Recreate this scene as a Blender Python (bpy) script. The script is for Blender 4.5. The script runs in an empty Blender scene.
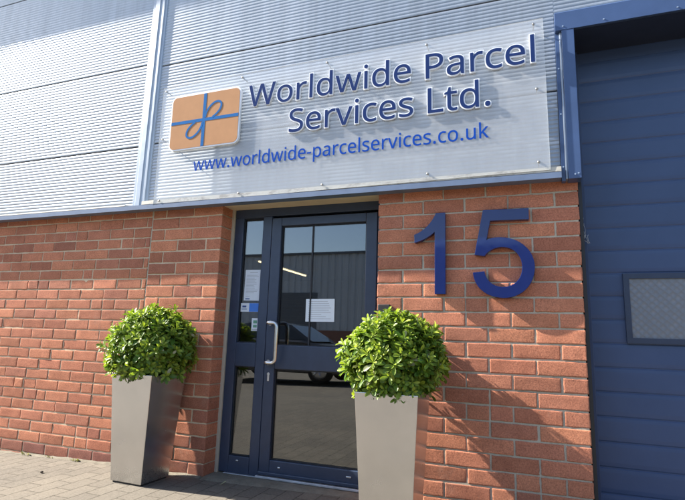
import bpy, bmesh, math, random
from mathutils import Vector, Matrix, Euler
random.seed(7)
R = math.radians
sc = bpy.context.scene
col = sc.collection
PI = math.pi

# ------------------------------------------------------------------ helpers
class MB:
    """collects faces and links them as one mesh object"""
    def __init__(self):
        self.v = []; self.f = []; self.m = []; self.s = []; self.t = []
    def vert(self, p):
        self.v.append(tuple(p)); return len(self.v) - 1
    def face(self, idx, m=0, smooth=False, tone=(0.5, 0.5, 0.5)):
        self.f.append(tuple(idx)); self.m.append(m); self.s.append(smooth); self.t.append(tone)
    def poly(self, pts, m=0, smooth=False, tone=(0.5, 0.5, 0.5)):
        self.face([self.vert(p) for p in pts], m, smooth, tone)
    def box(self, x0, x1, y0, y1, z0, z1, m=0, bev=0.0, tone=(0.5, 0.5, 0.5)):
        if bev <= 0:
            p = [(x0,y0,z0),(x1,y0,z0),(x1,y1,z0),(x0,y1,z0),(x0,y0,z1),(x1,y0,z1),(x1,y1,z1),(x0,y1,z1)]
            i = [self.vert(q) for q in p]
            for f in ((3,2,1,0),(4,5,6,7),(0,1,5,4),(1,2,6,5),(2,3,7,6),(3,0,4,7)):
                self.face([i[k] for k in f], m, False, tone)
            return
        b = min(bev, (x1-x0)*.45, (y1-y0)*.45, (z1-z0)*.45)
        bm = bmesh.new()
        bmesh.ops.create_cube(bm, size=1)
        for v in bm.verts:
            v.co = Vector(((x0+x1)/2 + v.co.x*(x1-x0), (y0+y1)/2 + v.co.y*(y1-y0), (z0+z1)/2 + v.co.z*(z1-z0)))
        bmesh.ops.bevel(bm, geom=list(bm.edges), offset=b, segments=2, affect='EDGES', profile=.5)
        self.add_bm(bm, m, False, tone)
    def add_bm(self, bm, m=0, smooth=False, tone=(0.5,0.5,0.5)):
        bm.verts.ensure_lookup_table()
        base = len(self.v)
        bm.verts.index_update()
        for v in bm.verts: self.v.append(tuple(v.co))
        for f in bm.faces: self.face([base + v.index for v in f.verts], m, smooth, tone)
        bm.free()
    def tube(self, pts, r, n=10, m=0, cap=True):
        pts = [Vector(p) for p in pts]
        rings = []
        prev = None
        for i, p in enumerate(pts):
            if i == 0: d = pts[1] - p
            elif i == len(pts)-1: d = p - pts[i-1]
            else: d = (pts[i+1]-p).normalized() + (p-pts[i-1]).normalized()
            d.normalize()
            if prev is None:
                a = d.orthogonal().normalized()
            else:
                a = (prev - d*prev.dot(d)).normalized()
            prev = a
            b = d.cross(a)
            rr = r[i] if isinstance(r, (list, tuple)) else r
            rings.append([self.vert(p + (a*math.cos(2*PI*k/n) + b*math.sin(2*PI*k/n))*rr) for k in range(n)])
        for i in range(len(rings)-1):
            for k in range(n):
                self.face([rings[i][k], rings[i][(k+1)%n], rings[i+1][(k+1)%n], rings[i+1][k]], m, True)
        if cap:
            self.face(list(reversed(rings[0])), m); self.face(rings[-1], m)
    def lathe(self, prof, n=24, c=(0,0,0), axis='z', m=0):
        rings = []
        for r_, h in prof:
            ring = []
            for k in range(n):
                a = 2*PI*k/n
                u, w = r_*math.cos(a), r_*math.sin(a)
                p = {'z': (u, w, h), 'y': (u, h, w), 'x': (h, u, w)}[axis]
                ring.append(self.vert((c[0]+p[0], c[1]+p[1], c[2]+p[2])))
            rings.append(ring)
        for i in range(len(rings)-1):
            for k in range(n):
                self.face([rings[i][k], rings[i][(k+1)%n], rings[i+1][(k+1)%n], rings[i+1][k]], m, True)
        self.face(list(reversed(rings[0])), m); self.face(rings[-1], m)
    def prism(self, pts2, y0, y1, m=0, mside=None):
        """polygon in x,z extruded along y (front = y0)"""
        a = [self.vert((x, y0, z)) for x, z in pts2]
        b = [self.vert((x, y1, z)) for x, z in pts2]
        ms = m if mside is None else mside
        self.face(a, m); self.face(list(reversed(b)), m)
        n = len(a)
        for i in range(n):
            self.face([a[i], b[i], b[(i+1)%n], a[(i+1)%n]], ms)
    def xprof(self, prof, x0, x1, m=0, close=False):
        """profile in (y,z) swept along x"""
        a = [self.vert((x0, y, z)) for y, z in prof]
        b = [self.vert((x1, y, z)) for y, z in prof]
        n = len(a)
        for i in range(n if close else n-1):
            j = (i+1) % n
            self.face([a[i], b[i], b[j], a[j]], m)
        if close:
            self.face(list(reversed(a)), m); self.face(b, m)
    def build(self, name, mats, parent=None, normals=True, tone=False):
        me = bpy.data.meshes.new(name)
        me.from_pydata(self.v, [], self.f)
        if not isinstance(mats, (list, tuple)): mats = [mats]
        for m in mats: me.materials.append(m)
        me.polygons.foreach_set('material_index', self.m)
        me.polygons.foreach_set('use_smooth', self.s)
        if tone:
            at = me.attributes.new('tone', 'FLOAT_COLOR', 'FACE')
            d = []
            for t in self.t: d += [t[0], t[1], t[2], 1]
            at.data.foreach_set('color', d)
        if normals:
            bm = bmesh.new(); bm.from_mesh(me)
            bmesh.ops.recalc_face_normals(bm, faces=bm.faces)
            bm.to_mesh(me); bm.free()
        me.update()
        o = bpy.data.objects.new(name, me)
        col.objects.link(o)
        if parent is not None: o.parent = parent
        return o

def tag(o, label=None, cat=None, group=None, kind=None):
    if label: o['label'] = label
    if cat: o['category'] = cat
    if group: o['group'] = group
    if kind: o['kind'] = kind
    return o

def thing(name, label, cat, loc=(0,0,0), group=None, rot=(0,0,0)):
    o = bpy.data.objects.new(name, None)
    col.objects.link(o)
    o.location = loc; o.rotation_euler = rot
    o.empty_display_size = .1
    return tag(o, label, cat, group)

# ------------------------------------------------------------------ materials
class NT:
    def __init__(self, name):
        self.mat = bpy.data.materials.new(name); self.mat.use_nodes = True
        self.n = self.mat.node_tree.nodes; self.l = self.mat.node_tree.links
        self.n.clear()
        self.out = self.n.new('ShaderNodeOutputMaterial')
        self.tc = self.n.new('ShaderNodeTexCoord')
    def new(self, t, **kw):
        nd = self.n.new(t)
        for k, v in kw.items():
            if hasattr(nd, k): setattr(nd, k, v)
            else: nd.inputs[k].default_value = v
        return nd
    def link(self, a, b): self.l.new(a, b)
    def mapping(self, scale=(1,1,1), rot=(0,0,0), src='Object'):
        m = self.new('ShaderNodeMapping')
        m.inputs['Scale'].default_value = scale
        m.inputs['Rotation'].default_value = rot
        self.link(self.tc.outputs[src], m.inputs['Vector'])
        return m.outputs['Vector']
    def noise(self, scale, detail=4, rough=.55, vec=None, dist=0):
        nd = self.new('ShaderNodeTexNoise')
        nd.inputs['Scale'].default_value = scale; nd.inputs['Detail'].default_value = detail
        nd.inputs['Roughness'].default_value = rough; nd.inputs['Distortion'].default_value = dist
        self.link(vec if vec is not None else self.tc.outputs['Object'], nd.inputs['Vector'])
        return nd.outputs['Fac']
    def ramp(self, fac, stops):
        r = self.new('ShaderNodeValToRGB')
        el = r.color_ramp.elements
        while len(el) < len(stops): el.new(.5)
        for e, (p, c) in zip(el, stops):
            e.position = p; e.color = (c[0], c[1], c[2], 1) if len(c) == 3 else c
        self.link(fac, r.inputs['Fac'])
        return r.outputs['Color']
    def mix(self, fac, a, b, blend='MIX'):
        m = self.new('ShaderNodeMix', data_type='RGBA', blend_type=blend)
        for s, v in ((0, fac), (6, a), (7, b)):
            if hasattr(v, 'default_value') or hasattr(v, 'is_linked'): self.link(v, m.inputs[s])
            elif s == 0: m.inputs[0].default_value = v
            else: m.inputs[s].default_value = (v[0], v[1], v[2], 1)
        return m.outputs[2]
    def math(self, op, a, b=0.0):
        m = self.new('ShaderNodeMath', operation=op)
        for i, v in enumerate((a, b)):
            if hasattr(v, 'is_linked'): self.link(v, m.inputs[i])
            else: m.inputs[i].default_value = v
        return m.outputs[0]
    def bump(self, h, strength=.3, dist=.002, nrm=None):
        b = self.new('ShaderNodeBump')
        b.inputs['Strength'].default_value = strength; b.inputs['Distance'].default_value = dist
        self.link(h, b.inputs['Height'])
        if nrm is not None: self.link(nrm, b.inputs['Normal'])
        return b.outputs['Normal']
    def bsdf(self, color=(.5,.5,.5), rough=.5, metal=0.0, spec=.5, normal=None, coat=0.0, aniso=0.0):
        p = self.new('ShaderNodeBsdfPrincipled')
        for key, v in (('Base Color', color), ('Roughness', rough), ('Metallic', metal), ('Specular IOR Level', spec), ('Coat Weight', coat), ('Anisotropic', aniso)):
            if hasattr(v, 'is_linked'): self.link(v, p.inputs[key])
            elif key == 'Base Color': p.inputs[key].default_value = (v[0], v[1], v[2], 1)
            else: p.inputs[key].default_value = v
        if normal is not None: self.link(normal, p.inputs['Normal'])
        self.p = p
        return p.outputs[0]
    def done(self, shader):
        self.link(shader, self.out.inputs['Surface']); return self.mat

def simple(name, color, rough=.5, metal=0.0, spec=.5, var=.06, scale=14, bump=0.0, coat=0.0):
    t = NT(name)
    n = t.noise(scale, 5, .6)
    hi = tuple(min(1, c*(1+var)) for c in color); lo = tuple(c*(1-var) for c in color)
    c = t.ramp(n, [(.3, lo), (.7, hi)])
    rr = t.math('MULTIPLY_ADD', t.noise(scale*2.3, 4), .12)
    t.n[-1].inputs[2].default_value = 0
    m = rr.node; m.inputs[1].default_value = .14; m.inputs[2].default_value = rough-.07
    nrm = t.bump(t.noise(160, 3), bump, .001) if bump else None
    return t.done(t.bsdf(c, rr, metal, spec, nrm, coat))

def brick_mat(name, ca, cb, cc):
    t = NT(name)
    at = t.new('ShaderNodeAttribute', attribute_name='tone')
    sp = t.new('ShaderNodeSeparateColor'); t.link(at.outputs['Color'], sp.inputs[0])
    c = t.mix(sp.outputs[1], ca, cb)
    c = t.mix(sp.outputs[2], c, cc)
    # sandy faces: pale grains, dark grains and patches
    patch = t.ramp(t.noise(9, 5, .65), [(.35, (.86,.84,.84)), (.7, (1.1,1.1,1.1))])
    c = t.mix(1, c, patch, 'MULTIPLY')
    grain = t.ramp(t.noise(105, 4, .75), [(.34, (.55,.52,.52)), (.5, (1,1,1)), (.66, (1.38,1.36,1.3))])
    c = t.mix(.75, c, grain, 'MULTIPLY')
    v = t.math('MULTIPLY_ADD', sp.outputs[0]); v.node.inputs[1].default_value = .5; v.node.inputs[2].default_value = .75
    vv = t.new('ShaderNodeCombineColor')
    for i in range(3): t.link(v, vv.inputs[i])
    c = t.mix(1, c, vv.outputs[0], 'MULTIPLY')
    # lime bloom here and there
    bl = t.ramp(t.noise(3.1, 6, .7), [(.6, (0,0,0)), (.78, (1,1,1))])
    blf = t.math('MULTIPLY', bl, .22)
    c = t.mix(blf, c, (.5,.40,.32))
    sz = t.new('ShaderNodeSeparateXYZ'); t.link(t.tc.outputs['Object'], sz.inputs[0])
    damp = t.ramp(t.math('ADD', sz.outputs[2], t.math('MULTIPLY', t.noise(5, 5, .7), .3)), [(.10, (.74,.73,.72)), (.32, (1,1,1))])
    c = t.mix(1, c, damp, 'MULTIPLY')
    smear = t.math('MULTIPLY', t.ramp(t.noise(26, 5, .75), [(.62, (0,0,0)), (.72, (1,1,1))]), .30)
    c = t.mix(smear, c, (.46,.36,.27))
    h1 = t.noise(150, 4, .7); h2 = t.noise(48, 3, .6)
    h = t.math('ADD', h1, t.math('MULTIPLY', h2, .8))
    nrm = t.bump(h, .55, .0016)
    return t.done(t.bsdf(c, .9, 0, .2, nrm))

def mortar_mat(name, ca, cb):
    t = NT(name)
    c = t.ramp(t.noise(14, 6, .7), [(.3, ca), (.7, cb)])
    g = t.ramp(t.noise(300, 2, .6), [(.35, (.75,.75,.75)), (.65, (1.15,1.15,1.15))])
    c = t.mix(.6, c, g, 'MULTIPLY')
    nrm = t.bump(t.noise(180, 4, .7), .5, .002)
    return t.done(t.bsdf(c, .95, 0, .15, nrm))

M = {}
M['brick'] = brick_mat('red sandfaced brick', (.50,.207,.118), (.42,.165,.100), (.27,.115,.088))
M['brick_return'] = M['brick']
M['mortar_buff'] = mortar_mat('buff mortar', (.52,.42,.29), (.64,.52,.37))
M['mortar_grey'] = mortar_mat('grey brown mortar', (.37,.33,.26), (.50,.45,.36))
M['mastic'] = simple('pale mastic joint', (.42,.38,.31), .8)

def cladding_mat():
    t = NT('silver coated cladding')
    s = t.noise(1.6, 4, .5, t.mapping((1.6,1,.25)))
    c = t.ramp(s, [(.3, (.30,.338,.385)), (.7, (.35,.385,.43))])
    g = t.ramp(t.noise(8, 6, .7), [(.55, (1,1,1)), (.8, (.9,.89,.87))])
    c = t.mix(1, c, g, 'MULTIPLY')
    st = t.ramp(t.noise(9, 5, .7, t.mapping((1.6,1,.10))), [(.35, (.90,.90,.89)), (.65, (1.06,1.06,1.06))])
    c = t.mix(1, c, st, 'MULTIPLY')
    # faint oil canning of the thin sheet
    nrm = t.bump(t.noise(5, 2, .5, t.mapping((1.5,1,.35))), .12, .01)
    return t.done(t.bsdf(c, .36, .4, .5, nrm))
M['clad'] = cladding_mat()
M['trim_grey'] = simple('silver grey trim', (.33,.375,.43), .35, .3, scale=6)
M['dark_gap'] = simple('dark joint', (.03,.03,.032), .9)
M['slate_blue'] = simple('slate blue flashing', (.125,.170,.265), .4, var=.12, scale=9)
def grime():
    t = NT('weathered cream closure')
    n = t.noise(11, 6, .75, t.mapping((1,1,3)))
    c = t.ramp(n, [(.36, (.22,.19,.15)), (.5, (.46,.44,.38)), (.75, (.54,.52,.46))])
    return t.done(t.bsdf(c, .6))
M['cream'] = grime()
M['soffit'] = simple('cream soffit board', (.62,.52,.38), .6)
M['navy_frame'] = simple('navy grey powder coat', (.030,.046,.085), .38, var=.1, bump=.02)
M['navy_bead'] = simple('dark glazing gasket', (.012,.014,.02), .6)
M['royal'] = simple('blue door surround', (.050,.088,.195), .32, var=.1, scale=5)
M['soffit_dark'] = simple('dark navy soffit', (.014,.020,.040), .5, var=.1, scale=5)  # surround navy darkened to paint in the shade under the head
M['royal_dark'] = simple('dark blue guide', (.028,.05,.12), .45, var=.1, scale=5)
def roller_mat():
    t = NT('dark blue door panel')
    n = t.noise(3, 5, .6)
    c = t.ramp(n, [(.3, (.038,.068,.150)), (.7, (.047,.080,.172))])
    sc_ = t.ramp(t.noise(26, 6, .8, t.mapping((1,1,.4))), [(.66, (0,0,0)), (.8, (1,1,1))])
    c = t.mix(t.math('MULTIPLY', sc_, .12), c, (.2,.22,.28))
    nrm = t.bump(t.noise(140, 2), .06, .001)
    return t.done(t.bsdf(c, .42, 0, .5, nrm))
M['roller'] = roller_mat()
M['black'] = simple('black plastic', (.015,.015,.016), .5)
M['alu'] = simple('mill aluminium', (.55,.57,.6), .35, .9)
M['bolt'] = simple('dull zinc bolt', (.30,.29,.27), .45, .9)
M['steel'] = simple('satin steel tube', (.62,.61,.59), .3, 1.0)
M['sill'] = simple('pale metal threshold', (.45,.47,.50), .4, .3, var=.2)

def glass_mat(name, tint, fac):
    t = NT(name)
    tr = t.new('ShaderNodeBsdfTransparent'); tr.inputs[0].default_value = (*tint, 1)
    gl = t.new('ShaderNodeBsdfGlossy'); gl.inputs['Roughness'].default_value = .004
    gl.inputs[0].default_value = (.93,.96,1,1)
    lw = t.new('ShaderNodeLayerWeight'); lw.inputs[0].default_value = .5
    f = t.math('MULTIPLY_ADD', t.math('POWER', lw.outputs['Facing'], 4.0)); f.node.inputs[1].default_value = .7; f.node.inputs[2].default_value = fac
    mx = t.new('ShaderNodeMixShader'); t.link(f, mx.inputs[0]); t.link(tr.outputs[0], mx.inputs[1]); t.link(gl.outputs[0], mx.inputs[2])
    return t.done(mx.outputs[0])
M['glass'] = glass_mat('reflective door glass', (.62,.66,.66), .12)
def acrylic():
    t = NT('clear acrylic sheet')
    tr = t.new('ShaderNodeBsdfTransparent'); tr.inputs[0].default_value = (.97,.98,.985,1)
    gl = t.new('ShaderNodeBsdfGlossy'); gl.inputs['Roughness'].default_value = .02
    df = t.new('ShaderNodeBsdfDiffuse'); df.inputs[0].default_value = (.78,.80,.82,1)
    m1 = t.new('ShaderNodeMixShader')
    st = t.ramp(t.noise(2.2, 6, .7, t.mapping((1,1,.5))), [(.3, (.19,.19,.19)), (.75, (.29,.29,.29))])
    t.link(st, m1.inputs[0])
    t.link(tr.outputs[0], m1.inputs[1]); t.link(df.outputs[0], m1.inputs[2])
    lw = t.new('ShaderNodeLayerWeight'); lw.inputs[0].default_value = .5
    fr = t.math('MULTIPLY_ADD', t.math('POWER', lw.outputs['Facing'], 5.0)); fr.node.inputs[1].default_value = .3; fr.node.inputs[2].default_value = .035
    m2 = t.new('ShaderNodeMixShader'); t.link(fr, m2.inputs[0]); t.link(m1.outputs[0], m2.inputs[1]); t.link(gl.outputs[0], m2.inputs[2])
    return t.done(m2.outputs[0])
M['acrylic'] = acrylic()
def acrylic_edge():
    t = NT('milky acrylic edge')
    return t.done(t.bsdf((.72,.76,.78), .3))
M['acrylic_edge'] = acrylic_edge()
def obscure():
    t = NT('obscured patterned pane')
    v = t.new('ShaderNodeTexVoronoi'); v.inputs['Scale'].default_value = 30; v.inputs['Randomness'].default_value = .18
    t.link(t.mapping((1,.2,1), (0,R(45),0)), v.inputs['Vector'])
    c = t.ramp(v.outputs['Distance'], [(.08, (.245,.26,.285)), (.5, (.165,.18,.205))])
    nrm = t.bump(v.outputs['Distance'], .7, .008)
    return t.done(t.bsdf(c, .28, 0, .6, nrm))
M['obscure'] = obscure()
M['opal'] = simple('white acrylic letter edge', (.80,.83,.88), .35, var=.02)  # white of the letter sides, also painting their bright halo
M['letter_blue'] = simple('navy letter face', (.020,.040,.135), .7, var=.05, spec=.02)
M['url_blue'] = simple('bright blue vinyl', (.010,.062,.36), .7, var=.05, spec=.02)
M['logo_orange'] = simple('peach orange vinyl', (.46,.255,.140), .7, var=.04, spec=.02)
M['logo_blue'] = simple('ribbon blue vinyl', (.030,.14,.37), .7, var=.05, spec=.02)
M['digit'] = simple('gloss navy blue digit', (.005,.015,.105), .07, var=.06, coat=.0, spec=.55)
M['paper'] = simple('white paper', (.66,.71,.77), .7, var=.02)
M['ink'] = simple('grey print', (.42,.44,.48), .7)
M['ink_dark'] = simple('dark blue print', (.05,.09,.25), .7)
M['sticker_blue'] = simple('blue sticker', (.05,.19,.62), .5)
M['sticker_green'] = simple('green print', (.12,.3,.2), .6)

def brushed():
    t = NT('brushed stainless steel')
    br = t.noise(60, 4, .7, t.mapping((14,14,.35)))
    sm = t.noise(4, 5, .6)
    c = t.ramp(sm, [(.25, (.56,.568,.58)), (.75, (.66,.668,.68))])
    st = t.ramp(br, [(.3, (.9,.9,.9)), (.7, (1.05,1.05,1.05))])
    c = t.mix(1, c, st, 'MULTIPLY')
    rr = t.math('MULTIPLY_ADD', t.noise(7, 5, .6)); rr.node.inputs[1].default_value = .14; rr.node.inputs[2].default_value = .18
    spz = t.new('ShaderNodeSeparateXYZ'); t.link(t.tc.outputs['Object'], spz.inputs[0])
    low = t.math('MULTIPLY', t.ramp(t.math('ADD', spz.outputs[2], t.math('MULTIPLY', t.noise(9, 5, .7), .12)), [(.06, (1,1,1)), (.19, (0,0,0))]), t.ramp(t.noise(60, 5, .75), [(.4, (0,0,0)), (.62, (1,1,1))]))
    dirt = t.math('MULTIPLY', low, .2)
    c = t.mix(dirt, c, (.20,.17,.13))
    rr = t.math('ADD', rr, t.math('MULTIPLY', dirt, .6))
    nrm = t.bump(br, .12, .001)
    return t.done(t.bsdf(c, rr, 1.0, .5, nrm, 0, .5))
M['brushed'] = brushed()
M['soil'] = simple('dark potting soil', (.035,.025,.018), .95, var=.4, scale=60, bump=.5)

def leaf_mat(name, dark, mid, tip):
    t = NT(name)
    at = t.new('ShaderNodeAttribute', attribute_name='tone')
    sp = t.new('ShaderNodeSeparateColor'); t.link(at.outputs['Color'], sp.inputs[0])
    c = t.mix(sp.outputs[0], dark, mid)
    c = t.mix(sp.outputs[1], c, tip)
    c = t.mix(sp.outputs[2], c, (.52,.48,.33))
    n = t.ramp(t.noise(45, 3), [(.3, (.85,.85,.85)), (.7, (1.12,1.12,1.12))])
    c = t.mix(1, c, n, 'MULTIPLY')
    b = t.bsdf(c, .42, 0, .35)
    tl = t.new('ShaderNodeBsdfTranslucent')
    c2 = t.mix(1, c, (1.25,1.35,.6), 'MULTIPLY'); t.link(c2, tl.inputs[0])
    mx = t.new('ShaderNodeMixShader'); mx.inputs[0].default_value = .3
    t.link(b, mx.inputs[1]); t.link(tl.outputs[0], mx.inputs[2])
    return t.done(mx.outputs[0])
M['leaf'] = leaf_mat('glossy shrub leaf', (.055,.125,.018), (.135,.225,.026), (.40,.47,.060))
M['stem'] = simple('woody stem', (.09,.07,.04), .85)
M['grass'] = leaf_mat('weed blade', (.10,.12,.03), (.17,.19,.06), (.30,.27,.12))
M['web'] = simple('dusty cobweb', (.55,.55,.55), .9)

def paving_mat():
    t = NT('block paving')
    vec = t.mapping((1,1,1), (0,0,R(90)))
    b = t.new('ShaderNodeTexBrick', offset=.5, squash=1.0)
    b.inputs['Scale'].default_value = 1; b.inputs['Brick Width'].default_value = .268; b.inputs['Row Height'].default_value = .134
    b.inputs['Mortar Size'].default_value = .005; b.inputs['Mortar Smooth'].default_value = .35; b.inputs['Bias'].default_value = 0
    b.inputs['Color1'].default_value = (.0,.0,.0,1); b.inputs['Color2'].default_value = (1,1,1,1); b.inputs['Mortar'].default_value = (.5,.5,.5,1)
    # slightly wavering joints
    wv = t.new('ShaderNodeTexNoise'); wv.inputs['Scale'].default_value = 7; wv.inputs['Detail'].default_value = 3
    t.link(t.tc.outputs['Object'], wv.inputs['Vector'])
    vm = t.new('ShaderNodeVectorMath', operation='SCALE'); t.link(wv.outputs['Color'], vm.inputs[0]); vm.inputs['Scale'].default_value = .012
    va = t.new('ShaderNodeVectorMath', operation='ADD'); t.link(vec, va.inputs[0]); t.link(vm.outputs[0], va.inputs[1])
    t.link(va.outputs[0], b.inputs['Vector'])
    c = t.mix(b.outputs['Color'], (.148,.132,.112), (.178,.158,.132))
    big = t.ramp(t.noise(1.3, 5, .6), [(.3, (.85,.85,.86)), (.7, (1.12,1.1,1.07))])
    c = t.mix(1, c, big, 'MULTIPLY')
    gr = t.ramp(t.noise(170, 3, .7), [(.3, (.72,.72,.72)), (.7, (1.25,1.25,1.22))])
    c = t.mix(.8, c, gr, 'MULTIPLY')
    g2 = t.ramp(t.noise(55, 5, .75), [(.35, (.72,.71,.70)), (.65, (1.2,1.2,1.18))])
    c = t.mix(.8, c, g2, 'MULTIPLY')
    sand = t.ramp(t.noise(30, 4, .7), [(.35, (.045,.039,.032)), (.7, (.15,.13,.10))])
    c = t.mix(b.outputs['Fac'], c, sand)
    h = t.math('ADD', t.math('MULTIPLY', b.outputs['Fac'], -1.0), t.math('MULTIPLY', t.noise(150, 4, .7), .22))
    nrm = t.bump(h, .7, .006)
    return t.done(t.bsdf(c, .9, 0, .2, nrm))
M['paving'] = paving_mat()
def sandy():
    t = NT('mortar bed with sand')
    c = t.ramp(t.noise(9, 6, .75), [(.3, (.13,.115,.09)), (.55, (.20,.178,.14)), (.75, (.25,.225,.18))])
    nrm = t.bump(t.noise(60, 6, .75), .8, .008)
    return t.done(t.bsdf(c, .95, 0, .15, nrm))
M['bed'] = sandy()
M['far_clad'] = simple('grey ribbed cladding', (.52,.54,.57), .6, scale=1)
M['far_brick'] = simple('far brickwork', (.25,.12,.09), .9, scale=3)
M['far_door'] = simple('grey shutter', (.12,.13,.15), .5)
M['asphalt'] = simple('asphalt', (.06,.06,.062), .95, var=.2, scale=30)
M['car_paint'] = simple('dark metallic car paint', (.02,.022,.028), .25, .3, coat=.8)
M['car_glass'] = simple('dark car glass', (.01,.012,.014), .08, spec=.8)
M['tyre'] = simple('tyre rubber', (.02,.02,.02), .85)
M['lamp_lens'] = simple('headlight lens', (.6,.62,.65), .15)
M['in_wall'] = simple('plain interior paint', (.45,.44,.41), .8)
M['in_floor'] = simple('dark carpet tile', (.06,.06,.065), .95)
def emit(name, c, s):
    t = NT(name); e = t.new('ShaderNodeEmission'); e.inputs[0].default_value = (*c, 1); e.inputs[1].default_value = s
    return t.done(e.outputs[0])
M['tube'] = emit('lit fluorescent tube', (1,.70,.38), 1.6)

# ------------------------------------------------------------------ ground
def ground():
    mb = MB()
    xs = [-60, -30, -16, -10, -7.5, -6, -5, -4.4, -4, -3.7, -3.2, -2.6, -2, -1, 0, 2, 5, 10, 20, 40, 60]
    ys = [-90, -60, -40, -28, -20, -14, -10, -7, -5, -3, -1.5, -.6, -.02, .3]
    def h(x): return max(-.09, min(0.0, .026*(x+3.7)))
    g = [[mb.vert((x, y, h(x))) for x in xs] for y in ys]
    for j in range(len(ys)-1):
        for i in range(len(xs)-1):
            mb.face([g[j][i], g[j][i+1], g[j+1][i+1], g[j+1][i]], 0, True)
    o = mb.build('paving', M['paving']); tag(o, 'brown grey block paving laid in rows square to the wall', 'paving', kind='structure')
    mb = MB()
    g = 400
    mb.poly([(-g,-g,-.12),(g,-g,-.12),(g,g,-.12),(-g,g,-.12)])
    tag(mb.build('ground', M['asphalt']), 'ground', 'ground', kind='structure')
    # uneven mortar bed in front of the threshold
    mb = MB()
    rnd = random.Random(3)
    n = 26
    top = []; bot = []; back = []
    for i in range(n+1):
        x = -2.738 + i*(1.376/n)
        yf = -.03 + .1*(i/n) + rnd.uniform(-.012,.012)
        bot.append(mb.vert((x, yf-.015, -.002))); top.append(mb.vert((x, yf+.01, .009+rnd.uniform(0,.005)))); back.append(mb.vert((x, .26, .016+rnd.uniform(0,.004))))
    for i in range(n):
        mb.face([bot[i],bot[i+1],top[i+1],top[i]],0,True); mb.face([top[i],top[i+1],back[i+1],back[i]],0,True)
    tag(mb.build('doorstep', M['bed']), 'sandy mortar bed under the door threshold', 'doorstep', kind='structure')
    # crumbly sand line along the foot of the left wall
    mb = MB()
    a = []; b = []
    n = 120
    for i in range(n+1):
        x = -9 + i*(6.25/n)
        w = .018 + .03*rnd.random()
        a.append(mb.vert((x, -w, h(x)+.001))); b.append(mb.vert((x, .006, h(x)+.012+.008*rnd.random())))
    for i in range(n): mb.face([a[i],a[i+1],b[i+1],b[i]],0,True)
    tag(mb.build('sand_strip', M['bed']), 'sand gathered along the foot of the wall', 'sand', kind='structure')
ground()

# ------------------------------------------------------------------ the unit
unit = thing('industrial_unit', 'brick and silver clad industrial unit with navy glazed entrance and blue roller door', 'building', (0,0,0))

rb = random.Random(11)
def add_brick(mb, x0, x1, z0, z1, depth=.016, ret=None, dark=0.0, y0=0.0, wob=1.0):
    """one brick: front face a soft edged, slightly uneven grid; ret = depth of a visible return face on the right end"""
    j = lambda s: rb.gauss(0, s)
    x0 += j(.0012); x1 += j(.0012) if ret is None else 0; z0 += j(.001); z1 += j(.001)
    off = j(.0011)*wob; ax = j(.007)*wob; az = j(.012)*wob
    xc, zc = (x0+x1)/2, (z0+z1)/2
    tone = (min(1,max(0,.5+j(.16))), min(1,max(0,rb.random())), min(1, dark + (rb.random()**3)*.55))
    L, H = x1-x0, z1-z0
    ux = [0, .0026, .008] + [.008 + (L-.016)*k/6 for k in range(1,6)] + [L-.008, L-.0026, L]
    uz = [0, .0026, .008, H*.36, H*.64, H-.008, H-.0026, H]
    nx, nz = len(ux), len(uz)
    grid = []
    for b, w in enumerate(uz):
        row = []
        for a, u in enumerate(ux):
            e = min(a, nx-1-a, b, nz-1-b)
            y = (.0017 if e == 0 else .0002 if e == 1 else 0) + j(.00035)*(1 if e else 2.0)
            if e == 0 and (a in (0,nx-1)) and (b in (0,nz-1)): y += .003
            px, pz = x0+u, z0+w
            if e == 0: px += j(.0009); pz += j(.0009)
            row.append(mb.vert((px, y0 + off + y + ax*(px-xc) + az*(pz-zc), pz)))
        grid.append(row)
    for b in range(nz-1):
        for a in range(nx-1):
            mb.face([grid[b][a], grid[b][a+1], grid[b+1][a+1], grid[b+1][a]], 0, True, tone)
    # sides
    loop = [grid[0][a] for a in range(nx)] + [grid[b][nx-1] for b in range(1,nz)] + [grid[nz-1][a] for a in range(nx-2,-1,-1)] + [grid[b][0] for b in range(nz-2,0,-1)]
    d = y0 + (depth if ret is None else ret)
    back = [mb.vert((mb.v[i][0], d, mb.v[i][2])) for i in loop]
    n = len(loop)
    for k in range(n):
        mb.face([loop[k], back[k], back[(k+1)%n], loop[(k+1)%n]], 0, False, tone)

MR = .0046   # depth of the mortar face behind the brick face
JT = .0118   # joint
def mortar_sheet(mb, x0, x1, z0, z1, m, y=MR):
    nx = max(2, int((x1-x0)/.05)); nz = max(2, int((z1-z0)/.03))
    g = [[mb.vert((x0+(x1-x0)*i/nx, y + rb.gauss(0,.0006), z0+(z1-z0)*k/nz)) for i in range(nx+1)] for k in range(nz+1)]
    for k in range(nz):
        for i in range(nx):
            mb.face([g[k][i], g[k][i+1], g[k+1][i+1], g[k+1][i]], m, True)

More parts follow.
